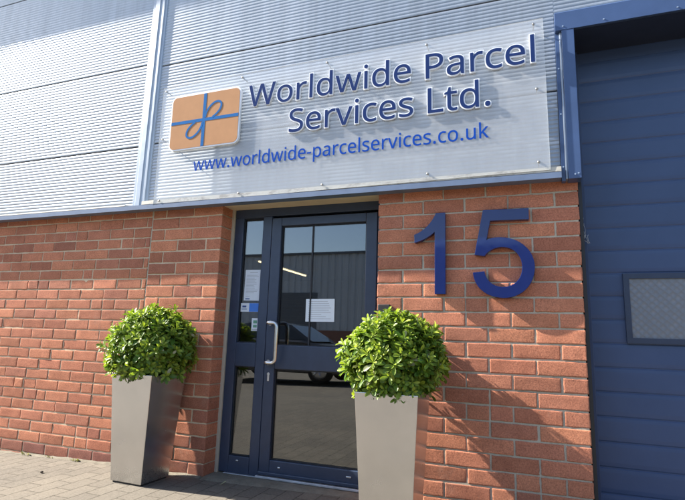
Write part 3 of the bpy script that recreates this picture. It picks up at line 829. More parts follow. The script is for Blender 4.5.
GL = {"-":[216,[[[81,154,27,154,27,171],[27,189,27,206,81,206],[135,206,189,206,189,189],[189,171,189,154,135,154]]]],".":[180,[[[101,-9,89,-9,78,-9],[69,-6,60,1,52,9],[48,20,48,36,48,53],[52,64,60,71,69,78],[78,81,89,81,101,81],[111,78,119,71,127,64],[132,53,132,36,132,20],[127,9,119,1,111,-6]]]],"L":[352,[[[155,0,65,0,65,160],[65,320,65,480,85,480],[105,480,126,480,126,338],[126,196,126,54,195,54],[265,54,335,54,335,36],[335,18,335,0,245,0]]]],"P":[406,[[[85,0,65,0,65,160],[65,320,65,480,107,480],[150,480,192,480,255,480],[300,467,329,443,358,418],[372,383,372,338,372,312],[366,287,354,264,342,241],[322,223,294,208,267,194],[229,187,181,187,162,187],[144,187,126,187,126,124],[126,62,126,0,105,0]],[[126,302,126,238,142,238],[158,238,174,238,220,238],[254,246,276,261,298,275],[310,300,310,336,310,367],[300,390,280,405,260,420],[229,428,187,428,166,428],[146,428,126,428,126,365]]]],"S":[369,[[[218,-7,166,-7,139,-7],[114,-5,91,-1,69,3],[49,9,34,16,34,35],[34,55,34,74,50,67],[70,60,94,54,118,49],[143,46,169,46,204,46],[231,53,249,66,268,80],[277,99,277,123,277,139],[273,152,267,163,260,173],[248,183,232,192,216,202],[193,211,164,222,123,236],[92,255,72,276,51,298],[40,327,40,364,40,390],[47,411,60,429,73,448],[91,462,114,471,137,481],[163,486,193,486,220,486],[244,484,266,479,288,474],[308,467,326,459,319,442],[313,425,307,408,290,415],[272,421,253,426,233,431],[213,433,192,433,162,433],[139,427,124,414,109,401],[101,384,101,363,101,347],[105,334,111,323,118,312],[129,303,144,294,160,286],[180,276,206,267,234,256],[258,245,278,233,297,222],[312,207,322,191,332,174],[337,153,337,128,337,86],[322,53,291,29,260,5]]]],"W":[625,[[[155,0,135,0,93,160],[50,320,8,480,29,480],[50,480,71,480,96,382],[121,284,146,187,151,166],[156,146,160,127,163,108],[166,90,169,73,171,90],[174,109,179,130,183,150],[188,170,194,190,222,287],[251,383,279,480,300,480],[320,480,341,480,370,382],[400,285,429,188,435,167],[441,147,445,127,450,106],[453,88,455,73,458,89],[461,107,465,127,469,146],[473,166,479,187,503,285],[528,382,553,480,574,480],[595,480,616,480,573,320],[531,160,488,0,468,0],[448,0,427,0,396,105],[365,210,334,314,330,327],[327,340,323,353,319,366],[317,378,314,388,312,398],[310,405,310,409,309,403],[307,391,303,372,298,353],[293,333,287,312,257,208],[226,104,196,0,176,0]]]],"a":[377,[[[175,-7,144,-7,112,-7],[85,2,63,19,42,36],[31,63,31,100,31,136],[45,164,73,183,101,202],[145,213,203,215,224,216],[244,216,265,217,265,224],[265,231,265,238,265,268],[258,289,245,301,232,313],[214,318,190,318,171,318],[153,316,136,310,119,304],[103,298,89,291,83,306],[77,320,71,335,86,344],[105,351,126,357,148,363],[170,366,193,366,237,366],[270,356,291,337,312,318],[322,287,322,245,322,163],[322,82,322,0,308,0],[294,0,279,0,276,17],[272,34,268,51,267,51],[266,51,265,51,250,31],[233,17,216,7,199,-2]],[[139,41,158,41,188,41],[214,49,234,66,254,83],[264,109,264,144,264,154],[264,165,264,176,246,175],[229,175,211,174,166,172],[135,165,118,152,101,140],[92,122,92,99,92,79],[98,64,110,55,123,46]]]],"c":[322,[[[222,-7,201,-7,170,-7],[141,0,117,13,92,26],[72,46,58,73,44,101],[37,135,37,178,37,222],[44,258,59,286,74,314],[94,334,119,347,145,360],[173,367,206,367,224,367],[242,365,259,361,276,357],[289,353,300,347,294,331],[288,315,282,298,271,302],[259,306,244,310,230,313],[217,315,204,315,133,315],[98,270,98,179,98,135],[107,102,124,79,141,56],[167,44,201,44,221,44],[238,46,253,50,268,54],[282,59,294,65,294,48],[294,30,294,13,282,6],[269,2,254,-2,240,-5]]]],"d":[413,[[[213,-7,185,-7,140,-7],[104,9,77,40,50,71],[37,118,37,179,37,241],[50,288,78,319,105,351],[141,367,185,367,213,367],[236,362,254,351,271,341],[286,328,297,314,298,314],[300,314,301,314,300,319],[300,328,299,339,297,351],[297,360,297,367,297,415],[297,463,297,510,317,510],[336,510,356,510,356,340],[356,170,356,0,340,0],[324,0,308,0,305,16],[302,32,300,48,299,48],[298,48,297,48,286,33],[272,20,254,9,236,-1]],[[162,42,194,42,232,42],[259,53,274,74,290,94],[298,126,298,168,298,171],[298,175,298,179,298,223],[290,258,275,282,261,306],[233,318,193,318,162,318],[138,305,122,280,106,254],[98,221,98,178,98,135],[106,102,122,78,138,54]]]],"e":[379,[[[235,-7,210,-7,176,-7],[146,0,120,14,94,28],[73,49,59,76,44,104],[37,137,37,177,37,217],[44,251,57,279,70,307],[89,329,112,344,136,359],[164,367,196,367,227,367],[254,360,276,347,298,333],[315,314,327,290,339,265],[345,237,345,204,345,192],[345,180,345,169,262,169],[180,169,98,169,99,128],[109,97,129,76,149,54],[177,44,213,44,236,44],[256,46,274,50,291,54],[310,60,328,69,328,51],[328,34,328,17,310,9],[292,3,274,-1,256,-5]],[[103,248,99,216,161,216],[222,216,283,216,283,246],[276,271,262,290,247,309],[225,318,195,318,167,318],[145,309,129,291,112,273]]]],"i":[173,[[[96,420,87,420,77,420],[69,423,62,429,56,435],[52,445,52,457,52,470],[56,480,62,486,69,492],[77,495,87,495,96,495],[104,492,111,486,118,480],[122,470,122,457,122,445],[118,435,111,429,104,423]],[[77,0,57,0,57,120],[57,240,57,360,77,360],[96,360,116,360,116,240],[116,120,116,0,96,0]]]],"k":[359,[[[77,0,57,0,57,170],[57,340,57,510,77,510],[96,510,116,510,116,422],[116,333,116,244,116,237],[115,227,115,216,114,204],[114,194,113,185,114,185],[115,185,116,185,118,189],[122,194,128,201,133,208],[138,214,144,221,150,228],[154,234,158,238,197,279],[235,319,273,360,296,360],[319,360,343,360,294,309],[245,257,197,206,249,137],[301,69,353,0,329,0],[305,0,281,0,240,56],[198,112,156,168,143,156],[129,144,116,132,116,88],[116,44,116,0,96,0]]]],"l":[173,[[[77,0,57,0,57,170],[57,340,57,510,77,510],[96,510,116,510,116,340],[116,170,116,0,96,0]]]],"o":[406,[[[254,-7,202,-7,170,-7],[142,1,117,15,92,30],[73,51,58,79,44,107],[37,141,37,181,37,240],[52,286,82,318,112,351],[153,367,204,367,237,367],[266,359,290,345,315,330],[335,309,349,282,363,254],[370,221,370,181,370,121],[355,75,325,42,294,10]],[[167,42,203,42,240,42],[266,55,283,80,300,104],[309,138,309,181,309,223],[300,257,283,281,266,305],[240,317,203,317,166,317],[139,305,123,281,106,257],[98,223,98,181,98,138],[106,104,123,80,140,55]]]],"p":[413,[[[77,-161,57,-161,57,13],[57,186,57,360,73,360],[89,360,105,360,108,344],[111,327,113,311,114,311],[115,311,116,311,127,327],[141,340,158,351,176,361],[199,367,228,367,273,367],[308,351,335,320,363,289],[376,243,376,181,376,119],[363,73,335,41,308,9],[272,-7,228,-7,200,-7],[177,-1,159,9,141,20],[126,32,116,46,115,46],[113,46,112,46,113,38],[114,28,115,17,116,5],[116,-5,116,-13,116,-63],[116,-112,116,-161,96,-161]],[[180,42,219,42,241,42],[259,48,273,60,287,73],[298,89,305,110,312,131],[315,154,315,181,315,223],[307,255,291,280,275,305],[251,317,218,317,181,317],[155,307,140,286,125,266],[117,234,116,192,116,188],[116,184,116,181,116,136],[123,102,138,78,153,54]]]],"r":[277,[[[77,0,57,0,57,120],[57,240,57,360,73,360],[89,360,105,360,108,338],[110,316,112,294,113,294],[114,294,115,294,126,314],[141,331,160,345,178,360],[200,367,225,367,232,367],[239,366,247,366,255,365],[261,364,267,363,265,345],[262,326,260,308,254,310],[248,311,241,312,234,313],[227,313,221,313,203,313],[185,308,169,298,153,288],[140,274,131,256,121,237],[116,216,116,192,116,128],[116,64,116,0,96,0]]]],"s":[322,[[[192,-7,148,-7,123,-7],[101,-5,83,-1,65,3],[49,9,35,16,35,34],[35,52,35,70,49,63],[67,56,87,50,107,44],[128,41,149,41,179,41],[201,46,214,55,228,65],[234,78,234,94,234,103],[232,111,227,118,222,125],[213,133,200,140,188,147],[169,155,146,164,122,173],[103,182,86,191,69,200],[57,210,48,223,39,236],[34,252,34,271,34,302],[47,325,72,342,96,358],[129,367,169,367,191,367],[212,365,231,360,250,356],[268,350,284,343,277,327],[271,311,264,296,249,302],[233,307,216,312,200,316],[183,318,165,318,141,318],[123,314,110,307,97,299],[91,288,91,275,91,265],[94,256,99,249,105,243],[115,236,129,229,142,223],[160,215,183,206,206,198],[226,189,242,180,258,170],[270,160,279,147,287,135],[291,119,291,99,291,64],[278,38,253,20,227,2]]]],"t":[242,[[[178,-7,167,-7,148,-7],[131,-3,115,3,99,10],[86,21,77,37,67,53],[62,76,62,105,62,175],[62,244,62,314,45,314],[28,314,11,314,11,324],[11,333,11,343,28,350],[45,358,62,366,70,392],[78,417,86,443,98,443],[109,443,121,443,121,415],[121,388,121,360,156,360],[190,360,225,360,225,345],[225,330,225,314,190,314],[156,314,121,314,121,245],[121,176,121,106,121,84],[126,68,137,57,147,47],[161,42,177,42,186,42],[195,42,205,44,214,46],[222,47,228,49,228,34],[228,19,228,4,221,1],[212,-2,201,-4,189,-6]]]],"u":[415,[[[207,-7,184,-7,141,-7],[108,4,86,25,64,45],[53,79,53,124,53,203],[53,281,53,360,73,360],[93,360,113,360,113,283],[113,206,113,128,113,71],[139,42,193,42,233,42],[260,54,276,76,291,98],[299,131,299,173,299,235],[299,298,299,360,319,360],[338,360,358,360,358,240],[358,120,358,0,342,0],[326,0,310,0,307,16],[304,32,301,48,300,48],[299,48,298,48,287,29],[270,15,250,6,229,-2]]]],"v":[341,[[[159,0,136,0,91,120],[45,240,0,360,21,360],[42,360,63,360,89,289],[114,218,140,148,143,138],[147,127,151,115,155,103],[159,91,162,80,165,69],[167,60,169,52,169,52],[170,52,171,52,173,60],[176,69,179,81,182,92],[186,103,190,116,195,128],[198,138,201,148,227,218],[253,289,278,360,299,360],[320,360,341,360,296,240],[250,120,204,0,182,0]]]],"w":[528,[[[128,1,106,1,73,121],[40,241,7,361,28,361],[48,361,69,361,85,297],[102,233,118,169,123,149],[128,130,132,110,137,90],[140,74,142,61,143,61],[143,61,144,61,146,69],[148,78,151,89,153,101],[156,112,159,125,162,137],[165,148,169,158,190,225],[211,293,232,361,254,361],[275,361,297,361,317,293],[338,225,359,158,364,143],[368,126,373,108,378,90],[381,75,383,62,384,62],[385,62,385,62,387,73],[390,88,395,108,399,128],[404,148,410,169,426,233],[443,297,460,361,480,361],[500,361,520,361,487,241],[454,121,420,1,397,1],[374,1,351,1,331,68],[310,136,289,203,284,222],[279,240,274,258,270,275],[267,289,265,299,264,299],[263,299,262,299,260,289],[257,275,253,258,249,240],[244,222,238,203,216,135],[195,68,173,1,151,1]]]]," ":[175,[]]}
def glyph_mesh(ch, size, xs, depth, y0, mats, rim):
    """letter in the x,z plane: white body from y0 forward by depth, widened by rim as a painted halo, coloured face proud of it"""
    k = size/1000
    polys = []
    for spn in GL[ch][1]:
        P = []
        n = len(spn)
        for i in range(n):
            p0 = Vector((spn[i][2], spn[i][3])); c0 = Vector((spn[i][4], spn[i][5]))
            c1 = Vector((spn[(i+1)%n][0], spn[(i+1)%n][1])); p1 = Vector((spn[(i+1)%n][2], spn[(i+1)%n][3]))
            straight = abs((p1-p0).cross(c0-p0)) < 1.5*(p1-p0).length and abs((p1-p0).cross(c1-p0)) < 1.5*(p1-p0).length
            m_ = 1 if straight else 7
            for q in range(m_):
                t = q/m_; u = 1-t
                P.append((p0*u**3 + c0*3*u*u*t + c1*3*u*t*t + p1*t**3))
        Q = []
        for p in P:
            p = Vector((p.x*k*xs, p.y*k))
            if not Q or (p-Q[-1]).length > .0012: Q.append(p)
        if (Q[0]-Q[-1]).length < .0012: Q.pop()
        area = sum(Q[i].cross(Q[(i+1)%len(Q)]) for i in range(len(Q)))
        polys.append([Q, area])
    def inside(p, Q):
        c = False
        for i in range(len(Q)):
            a_, b_ = Q[i], Q[i-1]
            if (a_.y > p.y) != (b_.y > p.y) and p.x < (b_.x-a_.x)*(p.y-a_.y)/(b_.y-a_.y) + a_.x: c = not c
        return c
    def conv(ext, off):
        cu = bpy.data.curves.new('tmp', 'CURVE'); cu.dimensions = '2D'; cu.fill_mode = 'BOTH'
        for i, (Q, area) in enumerate(polys):
            hole = sum(1 for j_, (Z, _) in enumerate(polys) if j_ != i and inside(Q[0], Z)) % 2 == 1
            sg = (1 if area > 0 else -1)*(-1 if hole else 1)
            n = len(Q); out = []
            for q in range(n):
                e0 = (Q[q]-Q[q-1]).normalized(); e1 = (Q[(q+1)%n]-Q[q]).normalized()
                n0 = Vector((e0.y, -e0.x)); n1 = Vector((e1.y, -e1.x)); nn = n0+n1
                nn = n1 if nn.length < 1e-4 else nn.normalized()
                out.append(Q[q] + nn*(sg*off/max(.6, nn.dot(n1))))
            sp_ = cu.splines.new('POLY'); sp_.points.add(n-1); sp_.use_cyclic_u = True
            for pt, v in zip(sp_.points, out): pt.co = (v.x, v.y, 0, 1)
        cu.extrude = ext
        ob = bpy.data.objects.new('tmp', cu)
        me = bpy.data.meshes.new_from_object(ob)
        bpy.data.objects.remove(ob)
        return me
    me_out = bpy.data.meshes.new('letter')
    bm = bmesh.new()
    if ch in 'Wwv': rim *= .45
    parts = ([(depth/2, rim, y0 - depth/2, 0)] if depth > .004 else []) + [(.0008, (.0008 if depth > .004 else .0006), y0 - (depth if depth > .004 else 0) - .0016, 1)]
    for ext, off, yc, mi in parts:
        me = conv(ext, off)
        b2 = bmesh.new(); b2.from_mesh(me)
        for v in b2.verts: v.co = Vector((v.co.x, yc - v.co.z, v.co.y))
        for f in b2.faces: f.material_index = mi
        tmp = bpy.data.meshes.new('t'); b2.to_mesh(tmp); b2.free()
        bm.from_mesh(tmp); bpy.data.meshes.remove(tmp); bpy.data.meshes.remove(me)
    bmesh.ops.remove_doubles(bm, verts=bm.verts, dist=1e-5)
    bmesh.ops.recalc_face_normals(bm, faces=bm.faces)
    bm.to_mesh(me_out); bm.free()
    for m in mats: me_out.materials.append(m)
    return me_out
cache = {}
def text(s, x0, x1, zb, size, depth, mats, name, rim, parent, track=1.0):
    tot = sum(GL[c][0] for c in s)
    tw = (tot - 30)*size/1000
    xs = (x1 - x0)/tw
    x = x0 - .015*size*0
    for c in s:
        if c != ' ':
            key = (c, size, xs, depth)
            if key not in cache: cache[key] = glyph_mesh(c, size, xs, depth, -.0004, mats, rim)
            o = bpy.data.objects.new(name, cache[key]); col.objects.link(o); o.parent = parent
            o.location = (sx_(x), 0, sz_(zb))
        x += GL[c][0]*size/1000*xs
LM = [M['opal'], M['letter_blue']]
text('Worldwide Parcel', -2.475, -.222, 2.978, .400, .017, LM, 'raised_letter', .0078, sign)
text('Services Ltd.', -2.096, -.526, 2.706, .400, .017, LM, 'raised_letter', .0078, sign)
text('www.worldwide-parcelservices.co.uk', -2.992, -.556, 2.478, .228, .001, [M['opal'], M['url_blue']], 'web_address_letter', 0, sign)

def rrect(xa, xb, za, zb, r, n=8):
    p = []
    for cx, cz, a0 in ((xb-r,zb-r,0),(xa+r,zb-r,90),(xa+r,za+r,180),(xb-r,za+r,270)):
        for k in range(n+1):
            a = R(a0 + 90*k/n); p.append((cx + r*math.cos(a), cz + r*math.sin(a)))
    return p
lx0, lx1, lz0, lz1 = sx_(-3.243), sx_(-2.556), sz_(2.684), sz_(3.170)
mb = MB(); mb.prism(rrect(lx0-.012, lx1+.012, lz0-.012, lz1+.012, .055), -.022, -.0004, 0)  # white border paints the halo round the logo
mb.prism(rrect(lx0, lx1, lz0, lz1, .045), -.0245, -.0222, 1)
mb.build('parcel_logo', [M['opal'], M['logo_orange']], sign)
mb = MB()
cx, cz = sx_(-2.902), sz_(2.925)
mb.box(cx-.015, cx+.015, -.0262, -.0247, lz0+.001, lz1-.001)
mb.box(lx0+.001, cx-.0152, -.0262, -.0247, cz-.014, cz+.014); mb.box(cx+.0152, lx1-.001, -.0262, -.0247, cz-.014, cz+.014)
def ribbon(pts, w):
    P = [Vector((a, b)) for a, b in pts]
    dense = []
    for k in range(len(P)-1):
        p0, p1, p2, p3 = P[max(k-1,0)], P[k], P[k+1], P[min(k+2,len(P)-1)]
        for q in range(8):
            t = q/8
            dense.append(.5*((2*p1) + (-p0+p2)*t + (2*p0-5*p1+4*p2-p3)*t*t + (-p0+3*p1-3*p2+p3)*t**3))
    dense.append(P[-1])
    L, Rr = [], []
    for k, p in enumerate(dense):
        d = (dense[min(k+1,len(dense)-1)] - dense[max(k-1,0)]).normalized(); n = Vector((-d.y, d.x))
        L.append(p+n*w/2); Rr.append(p-n*w/2)
    for k in range(len(dense)-1):
        a,b,c,d_ = L[k],L[k+1],Rr[k+1],Rr[k]
        v = [mb.vert((q.x, -.0268, q.y)) for q in (a,b,c,d_)]
        u = [mb.vert((q.x, -.0263, q.y)) for q in (a,b,c,d_)]
        mb.face(v)
        mb.face([v[0],u[0],u[1],v[1]]); mb.face([v[2],u[2],u[3],v[3]])
loop = [(.012,.02),(.022,.062),(.05,.108),(.092,.142),(.132,.152),(.160,.140),(.170,.112),(.158,.074),(.128,.040),(.10,.020),(.085,.012)]
ribbon([(cx+a, cz+b) for a, b in loop], .018)
ribbon([(cx-a, cz-b) for a, b in loop], .018)
mb.build('logo_ribbon', M['logo_blue'], sign)

# ------------------------------------------------------------------ house numbers
def digit(name, label, outline):
    t = thing(name, label, 'house number', (0,0,0))
    cxm = sum(p[0] for p in outline)/len(outline); czm = min(p[1] for p in outline)
    t.location = (cxm, 0, czm)
    mb = MB(); mb.prism([(x-cxm, z-czm) for x, z in outline], -.048, -.0015)
    o = mb.build('digit_body', M['digit'], t)
    bv = o.modifiers.new('bevel', 'BEVEL'); bv.width = .002; bv.segments = 2; bv.limit_method = 'ANGLE'; bv.angle_limit = R(40)
    return t
def bez(p0,p1,p2,p3,n=12):
    out = []
    for k in range(n+1):
        t = k/n; s = 1-t
        out.append((s**3*p0[0]+3*s*s*t*p1[0]+3*s*t*t*p2[0]+t**3*p3[0], s**3*p0[1]+3*s*s*t*p1[1]+3*s*t*t*p2[1]+t**3*p3[1]))
    return out
one = [(-.860,1.994),(-.926,1.993)] + bez((-.926,1.993),(-.955,1.925),(-1.01,1.865),(-1.082,1.842),8)[1:] + [(-1.078,1.782)] + bez((-1.078,1.782),(-1.02,1.797),(-.97,1.822),(-.9345,1.856),8)[1:] + [(-.9345,1.418),(-.860,1.418)]
digit('house_number', 'glossy navy straight numeral with an angled flag, nearer the door frame', one)
five = [(-.604,1.995),(-.308,1.991),(-.309,1.914),(-.556,1.9165),(-.583,1.784)]
five += bez((-.583,1.784),(-.545,1.802),(-.505,1.804),(-.470,1.798),8)[1:] + bez((-.470,1.798),(-.365,1.785),(-.283,1.705),(-.282,1.597),14)[1:]
five += bez((-.282,1.597),(-.284,1.475),(-.370,1.392),(-.480,1.391),14)[1:] + bez((-.480,1.391),(-.590,1.393),(-.668,1.460),(-.676,1.563),14)[1:]
five += [(-.600,1.571)] + bez((-.600,1.571),(-.590,1.505),(-.545,1.465),(-.480,1.464),12)[1:] + bez((-.480,1.464),(-.408,1.466),(-.361,1.520),(-.360,1.600),12)[1:]
five += bez((-.360,1.600),(-.363,1.680),(-.412,1.731),(-.486,1.732),12)[1:] + bez((-.486,1.732),(-.535,1.731),(-.575,1.708),(-.598,1.674),8)[1:] + [(-.663,1.684)]
digit('house_number', 'glossy navy round bellied numeral with a flat top bar, nearer the roller door', five)

# ------------------------------------------------------------------ keypad beside the door
t = thing('entry_keypad', 'small black entry keypad box on the brick pier behind the shrub', 'keypad', (-1.302,0,1.272))
mb = MB(); mb.box(-.045,.045,-.032,-.001,-.075,.075,bev=.006); mb.build('case', M['black'], t)
mb = MB()
for r_ in range(4):
    for c_ in range(3): mb.box(-.026+c_*.02,-.012+c_*.02,-.0345,-.0322,-.05+r_*.02,-.036+r_*.02,bev=.001)
mb.build('keys', M['alu'], t)

# ------------------------------------------------------------------ planters and shrubs
def planter(x, y, label, base=.29, top=.385, h=.785, rz=0.0):
    t = thing('steel_planter', label, 'planter', (x,y,0), 'tapered steel planters at the entrance', (0,0,R(rz)))
    mb = MB()
    bm = bmesh.new()
    def ring(w, z): return [bm.verts.new((sx*w/2, sy*w/2, z)) for sx, sy in ((-1,-1),(1,-1),(1,1),(-1,1))]
    z0 = .012
    r0 = ring(base, z0); r1 = ring(top, h); r2 = ring(top-.024, h); r3 = ring(top-.05, h-.10)
    for a, b in ((r0,r1),(r1,r2),(r2,r3)):
        for k in range(4): bm.faces.new([a[k], a[(k+1)%4], b[(k+1)%4], b[k]])
    bm.faces.new(list(reversed(r0)))
    ed = [e for e in bm.edges if all(v in r0+r1 for v in e.verts)]
    bmesh.ops.bevel(bm, geom=ed, offset=.0035, segments=3, affect='EDGES', profile=.5)
    mb.add_bm(bm)
    mb.build('planter_body', M['brushed'], t)
    mb = MB(); b = base/2-.012; mb.box(-b,b,-b,b,-.004,.0115); mb.build('plinth', M['black'], t)
    mb = MB(); s = (top-.05)/2 - .002
    n = 8; g = [[mb.vert((-s+2*s*i/n, -s+2*s*k/n, h-.06+random.gauss(0,.006))) for i in range(n+1)] for k in range(n+1)]
    for k in range(n):
        for i in range(n): mb.face([g[k][i],g[k][i+1],g[k+1][i+1],g[k+1][i]],0,True)
    mb.build('soil', M['soil'], t)
    return t

def leaf(mb, p, d, up, L, W, curl, tone):
    """obovate leaf: base p, direction d, face normal up"""
    d = d.normalized(); side = d.cross(up).normalized(); nrm = side.cross(d).normalized()
    prof = [(.0,.05),(.25,.42),(.55,.92),(.8,.95),(.95,.5)]
    L3 = []
    for u, w in prof:
        c = p + d*(L*u) + nrm*(-curl*L*u*u)
        fold = nrm*(W*w*.22)
        L3.append((mb.vert(c - side*(W*w*.5) + fold), mb.vert(c), mb.vert(c + side*(W*w*.5) + fold)))
    tip = mb.vert(p + d*L + nrm*(-curl*L))
    for a, b in zip(L3, L3[1:]):
        mb.face([a[0], a[1], b[1], b[0]], 0, True, tone); mb.face([a[1], a[2], b[2], b[1]], 0, True, tone)
    mb.face([L3[-1][0], L3[-1][1], tip], 0, True, tone); mb.face([L3[-1][1], L3[-1][2], tip], 0, True, tone)

def shrub(x, y, label, rx, rz_, zc, seed):
    rn = random.Random(seed)
    t = thing('shrub', label, 'shrub', (x,y,.73), 'clipped shrubs in the steel planters')
    zc -= .73
    mb = MB(); st = MB()
    lump = [(Vector((rn.gauss(0,1),rn.gauss(0,1),rn.gauss(0,1))).normalized(), rn.uniform(-.09,.10)) for _ in range(26)]
    def rad(v):
        s = 1.0
        for c, a in lump: s += a*max(0, v.dot(c)-.72)/.28
        return s
    def rosette(c, ax, n, size, tip):
        ax = ax.normalized(); a0 = ax.orthogonal().normalized(); b0 = ax.cross(a0)
        for k in range(n):
            u = k/n
            ang = k*2.4 + rn.uniform(-.3,.3)
            tilt = R(78 - 55*u + rn.uniform(-12,12))          # outer leaves splayed, inner upright
            rdir = a0*math.cos(ang) + b0*math.sin(ang)
            d = rdir*math.sin(tilt) + ax*math.cos(tilt)
            L = size*(1.1 - .45*u)*rn.uniform(.8,1.2)
            base = c + ax*(size*.55*(u-.6))
            tn = (min(1,max(0,.25+.6*u+rn.gauss(0,.18))), min(1,max(0, tip*(u**1.5)+rn.gauss(0,.1))), rn.uniform(.4,.9) if rn.random() < .018 else 0)
            leaf(mb, base, d, ax + rdir*(-.15) , L, L*rn.uniform(.35,.45), rn.uniform(.05,.4), tn)
    N = 460
    for k in range(N):
        zz = 1 - 2*(k+.5)/N
        ph = k*PI*(3-math.sqrt(5)) + rn.uniform(-.15,.15)
        v = Vector((math.sqrt(max(0,1-zz*zz))*math.cos(ph), math.sqrt(max(0,1-zz*zz))*math.sin(ph), zz))
        if v.z < -.93: continue
        s = rad(v)*(rn.uniform(.86,1.02) if rn.random() > .16 else rn.uniform(1.02,1.15))
        flare = 1.0
        c = Vector((v.x*rx*s*flare, v.y*rx*s*flare, zc + v.z*rz_*s))
        if c.z < .045: c.z = .05 + rn.uniform(-.03,.03) if max(abs(c.x),abs(c.y)) < .20 else max(c.z, -.05)
        ax = v*1.0 + Vector((0,0,.55)) + Vector((rn.gauss(0,.28),rn.gauss(0,.28),rn.gauss(0,.2)))
        rosette(c, ax, rn.randint(8,12), rn.uniform(.050,.072), rn.uniform(.35,1.0))
    for k in range(240):
        v = Vector((rn.gauss(0,1),rn.gauss(0,1),rn.gauss(0,1))).normalized()
        s = rn.uniform(.55,.84)
        c = Vector((v.x*rx*s, v.y*rx*s, zc + v.z*rz_*s))
        if c.z < .0: continue
        rosette(c, v + Vector((0,0,.5)), rn.randint(5,8), rn.uniform(.055,.07), .1)
    for k in range(34):
        v = Vector((rn.gauss(0,1),rn.gauss(0,1),abs(rn.gauss(.3,.8)))).normalized()
        e = Vector((v.x*rx*.84, v.y*rx*.84, zc + v.z*rz_*.84))
        b = Vector((rn.uniform(-.06,.06), rn.uniform(-.06,.06), -.03))
        m = b.lerp(e, .5) + Vector((rn.uniform(-.03,.03), rn.uniform(-.03,.03), .05))
        st.tube([b, m, e], [.006,.0045,.002], 6)
    mb.build('foliage', M['leaf'], t, normals=False, tone=True)
    st.build('stems', M['stem'], t)
    return t
planter(-3.128, -.247, 'tapered steel planter against the left brick wall beside the sidelight', rz=-1.5)
planter(-1.132, -.375, 'tapered steel planter in front of the pier under the numbers', base=.30, rz=.5)
shrub(-3.128, -.240, 'clipped round green shrub in the planter against the left brick wall', .300, .278, .992, 3)
shrub(-1.132, -.355, 'clipped round green shrub in the planter in front of the pier', .290, .268, .985, 9)

# ------------------------------------------------------------------ small weeds at the wall foot and the cobweb
def weed(x, y, z, label, n, seed, hgt):
    rn = random.Random(seed)
    t = thing('weed', label, 'weed', (x,y,z), 'weeds along the wall foot')
    mb = MB()
    for k in range(n):
        a = rn.uniform(0,2*PI); tilt = rn.uniform(.3,1.3)
        d = Vector((math.cos(a)*math.sin(tilt), -abs(math.sin(a))*math.sin(tilt)*.7, math.cos(tilt)))
        leaf(mb, Vector((rn.uniform(-.05,.05), rn.uniform(-.02,.0), 0)), d, Vector((0,0,1)).cross(d).cross(d)*-1 + Vector((0,0,.2)), hgt*rn.uniform(.5,1.1), .010, .4, (rn.random(), rn.random(), 0))
    mb.build('blades', M['grass'], t, normals=False, tone=True)
weed(-4.62, -.012, -.020, 'small yellow green weed furthest left at the wall foot', 16, 1, .032)
weed(-4.02, -.012, -.004, 'small pale weed at the wall foot left of the planter', 18, 2, .03)
weed(-4.33, -.010, -.012, 'tiny dry weed between the two bigger weeds', 9, 4, .022)
rn = random.Random(21)
bits = [(-3.92,-.43,'dark pebble lying on the sunlit paving left of the planter','pebble'),(-3.40,-.22,'curled dry leaf on the paving left of the planter','dry leaf'),(-2.52,-.10,'small dry leaf in the shade in front of the sidelight','dry leaf')]
for bx, by, lab, cat in bits:
    if cat == 'pebble':
        mb = MB(); bm = bmesh.new(); bmesh.ops.create_icosphere(bm, subdivisions=2, radius=.012)
        for v in bm.verts: v.co = Vector((v.co.x*1.2, v.co.y*.9, v.co.z*.7)) * (1+rn.uniform(-.1,.1))
        mb.add_bm(bm, 0, True); o = mb.build('pebble', M['soil']); o.location = (bx, by, .004)
    else:
        mb = MB(); leaf(mb, Vector((0,0,0)), Vector((.8,.5,.12)), Vector((0,0,1)), .05, .024, -.3, (.2,.4,.9)); o = mb.build('dry_leaf', M['leaf'], normals=False, tone=True); o.location = (bx, by, .004)
    tag(o, lab, cat)
t = thing('cobweb', 'wispy grey cobweb hanging where the pier meets the blue door', 'cobweb', (.035,.19,1.86))
mb = MB(); rn = random.Random(8)
for k in range(9):
    p = Vector((-.03+rn.uniform(-.008,.01), -.01, .11+rn.uniform(-.03,.05))); pts = [p.copy()]
    for q in range(9):
        p = p + Vector((.0095-.002*q+rn.gauss(0,.004), rn.gauss(0,.003), -.018+rn.gauss(0,.005))); pts.append(p.copy())
    mb.tube(pts, .0011, 5)
for k in range(5):
    p = Vector((.01+rn.uniform(-.01,.02), -.01, -.02)); mb.tube([p, p+Vector((rn.gauss(0,.012),0,-.03)), p+Vector((rn.gauss(0,.016),0,-.06))], .0011, 5)
mb.build('strands', M['web'], t)

# ------------------------------------------------------------------ what stands behind the camera (seen in the door glass)
wh = thing('warehouse', 'long grey ribbed warehouse across the yard', 'building', (-12,-24,0))
mb = MB()
H = 6.2
n = 150; w = 66/n
for k in range(n):
    x = -33 + k*w
    for xa, xb, ya, yb in ((x, x+w*.45, 0, 0), (x+w*.45, x+w*.55, 0, -.05), (x+w*.55, x+w*.9, -.05, -.05), (x+w*.9, x+w, -.05, 0)):
        mb.poly([(xa,ya,1.6),(xb,yb,1.6),(xb,yb,H),(xa,ya,H)])
mb.build('ribbed_wall', M['far_clad'], wh)
mb = MB(); mb.box(-33,33,-.3,-.02,-.1,1.599); mb.build('brick_base', M['far_brick'], wh)
mb = MB(); mb.box(-33.2,33.2,-14,.12,H,H+.12); mb.build('roof', M['far_door'], wh)
mb = MB(); mb.box(-33,33,-14,-13.8,-.1,H-.01); mb.box(-33,-32.8,-13.79,-.31,-.1,H-.01); mb.box(32.8,33,-13.79,-.31,-.1,H-.01); mb.build('outer_wall', M['far_clad'], wh)
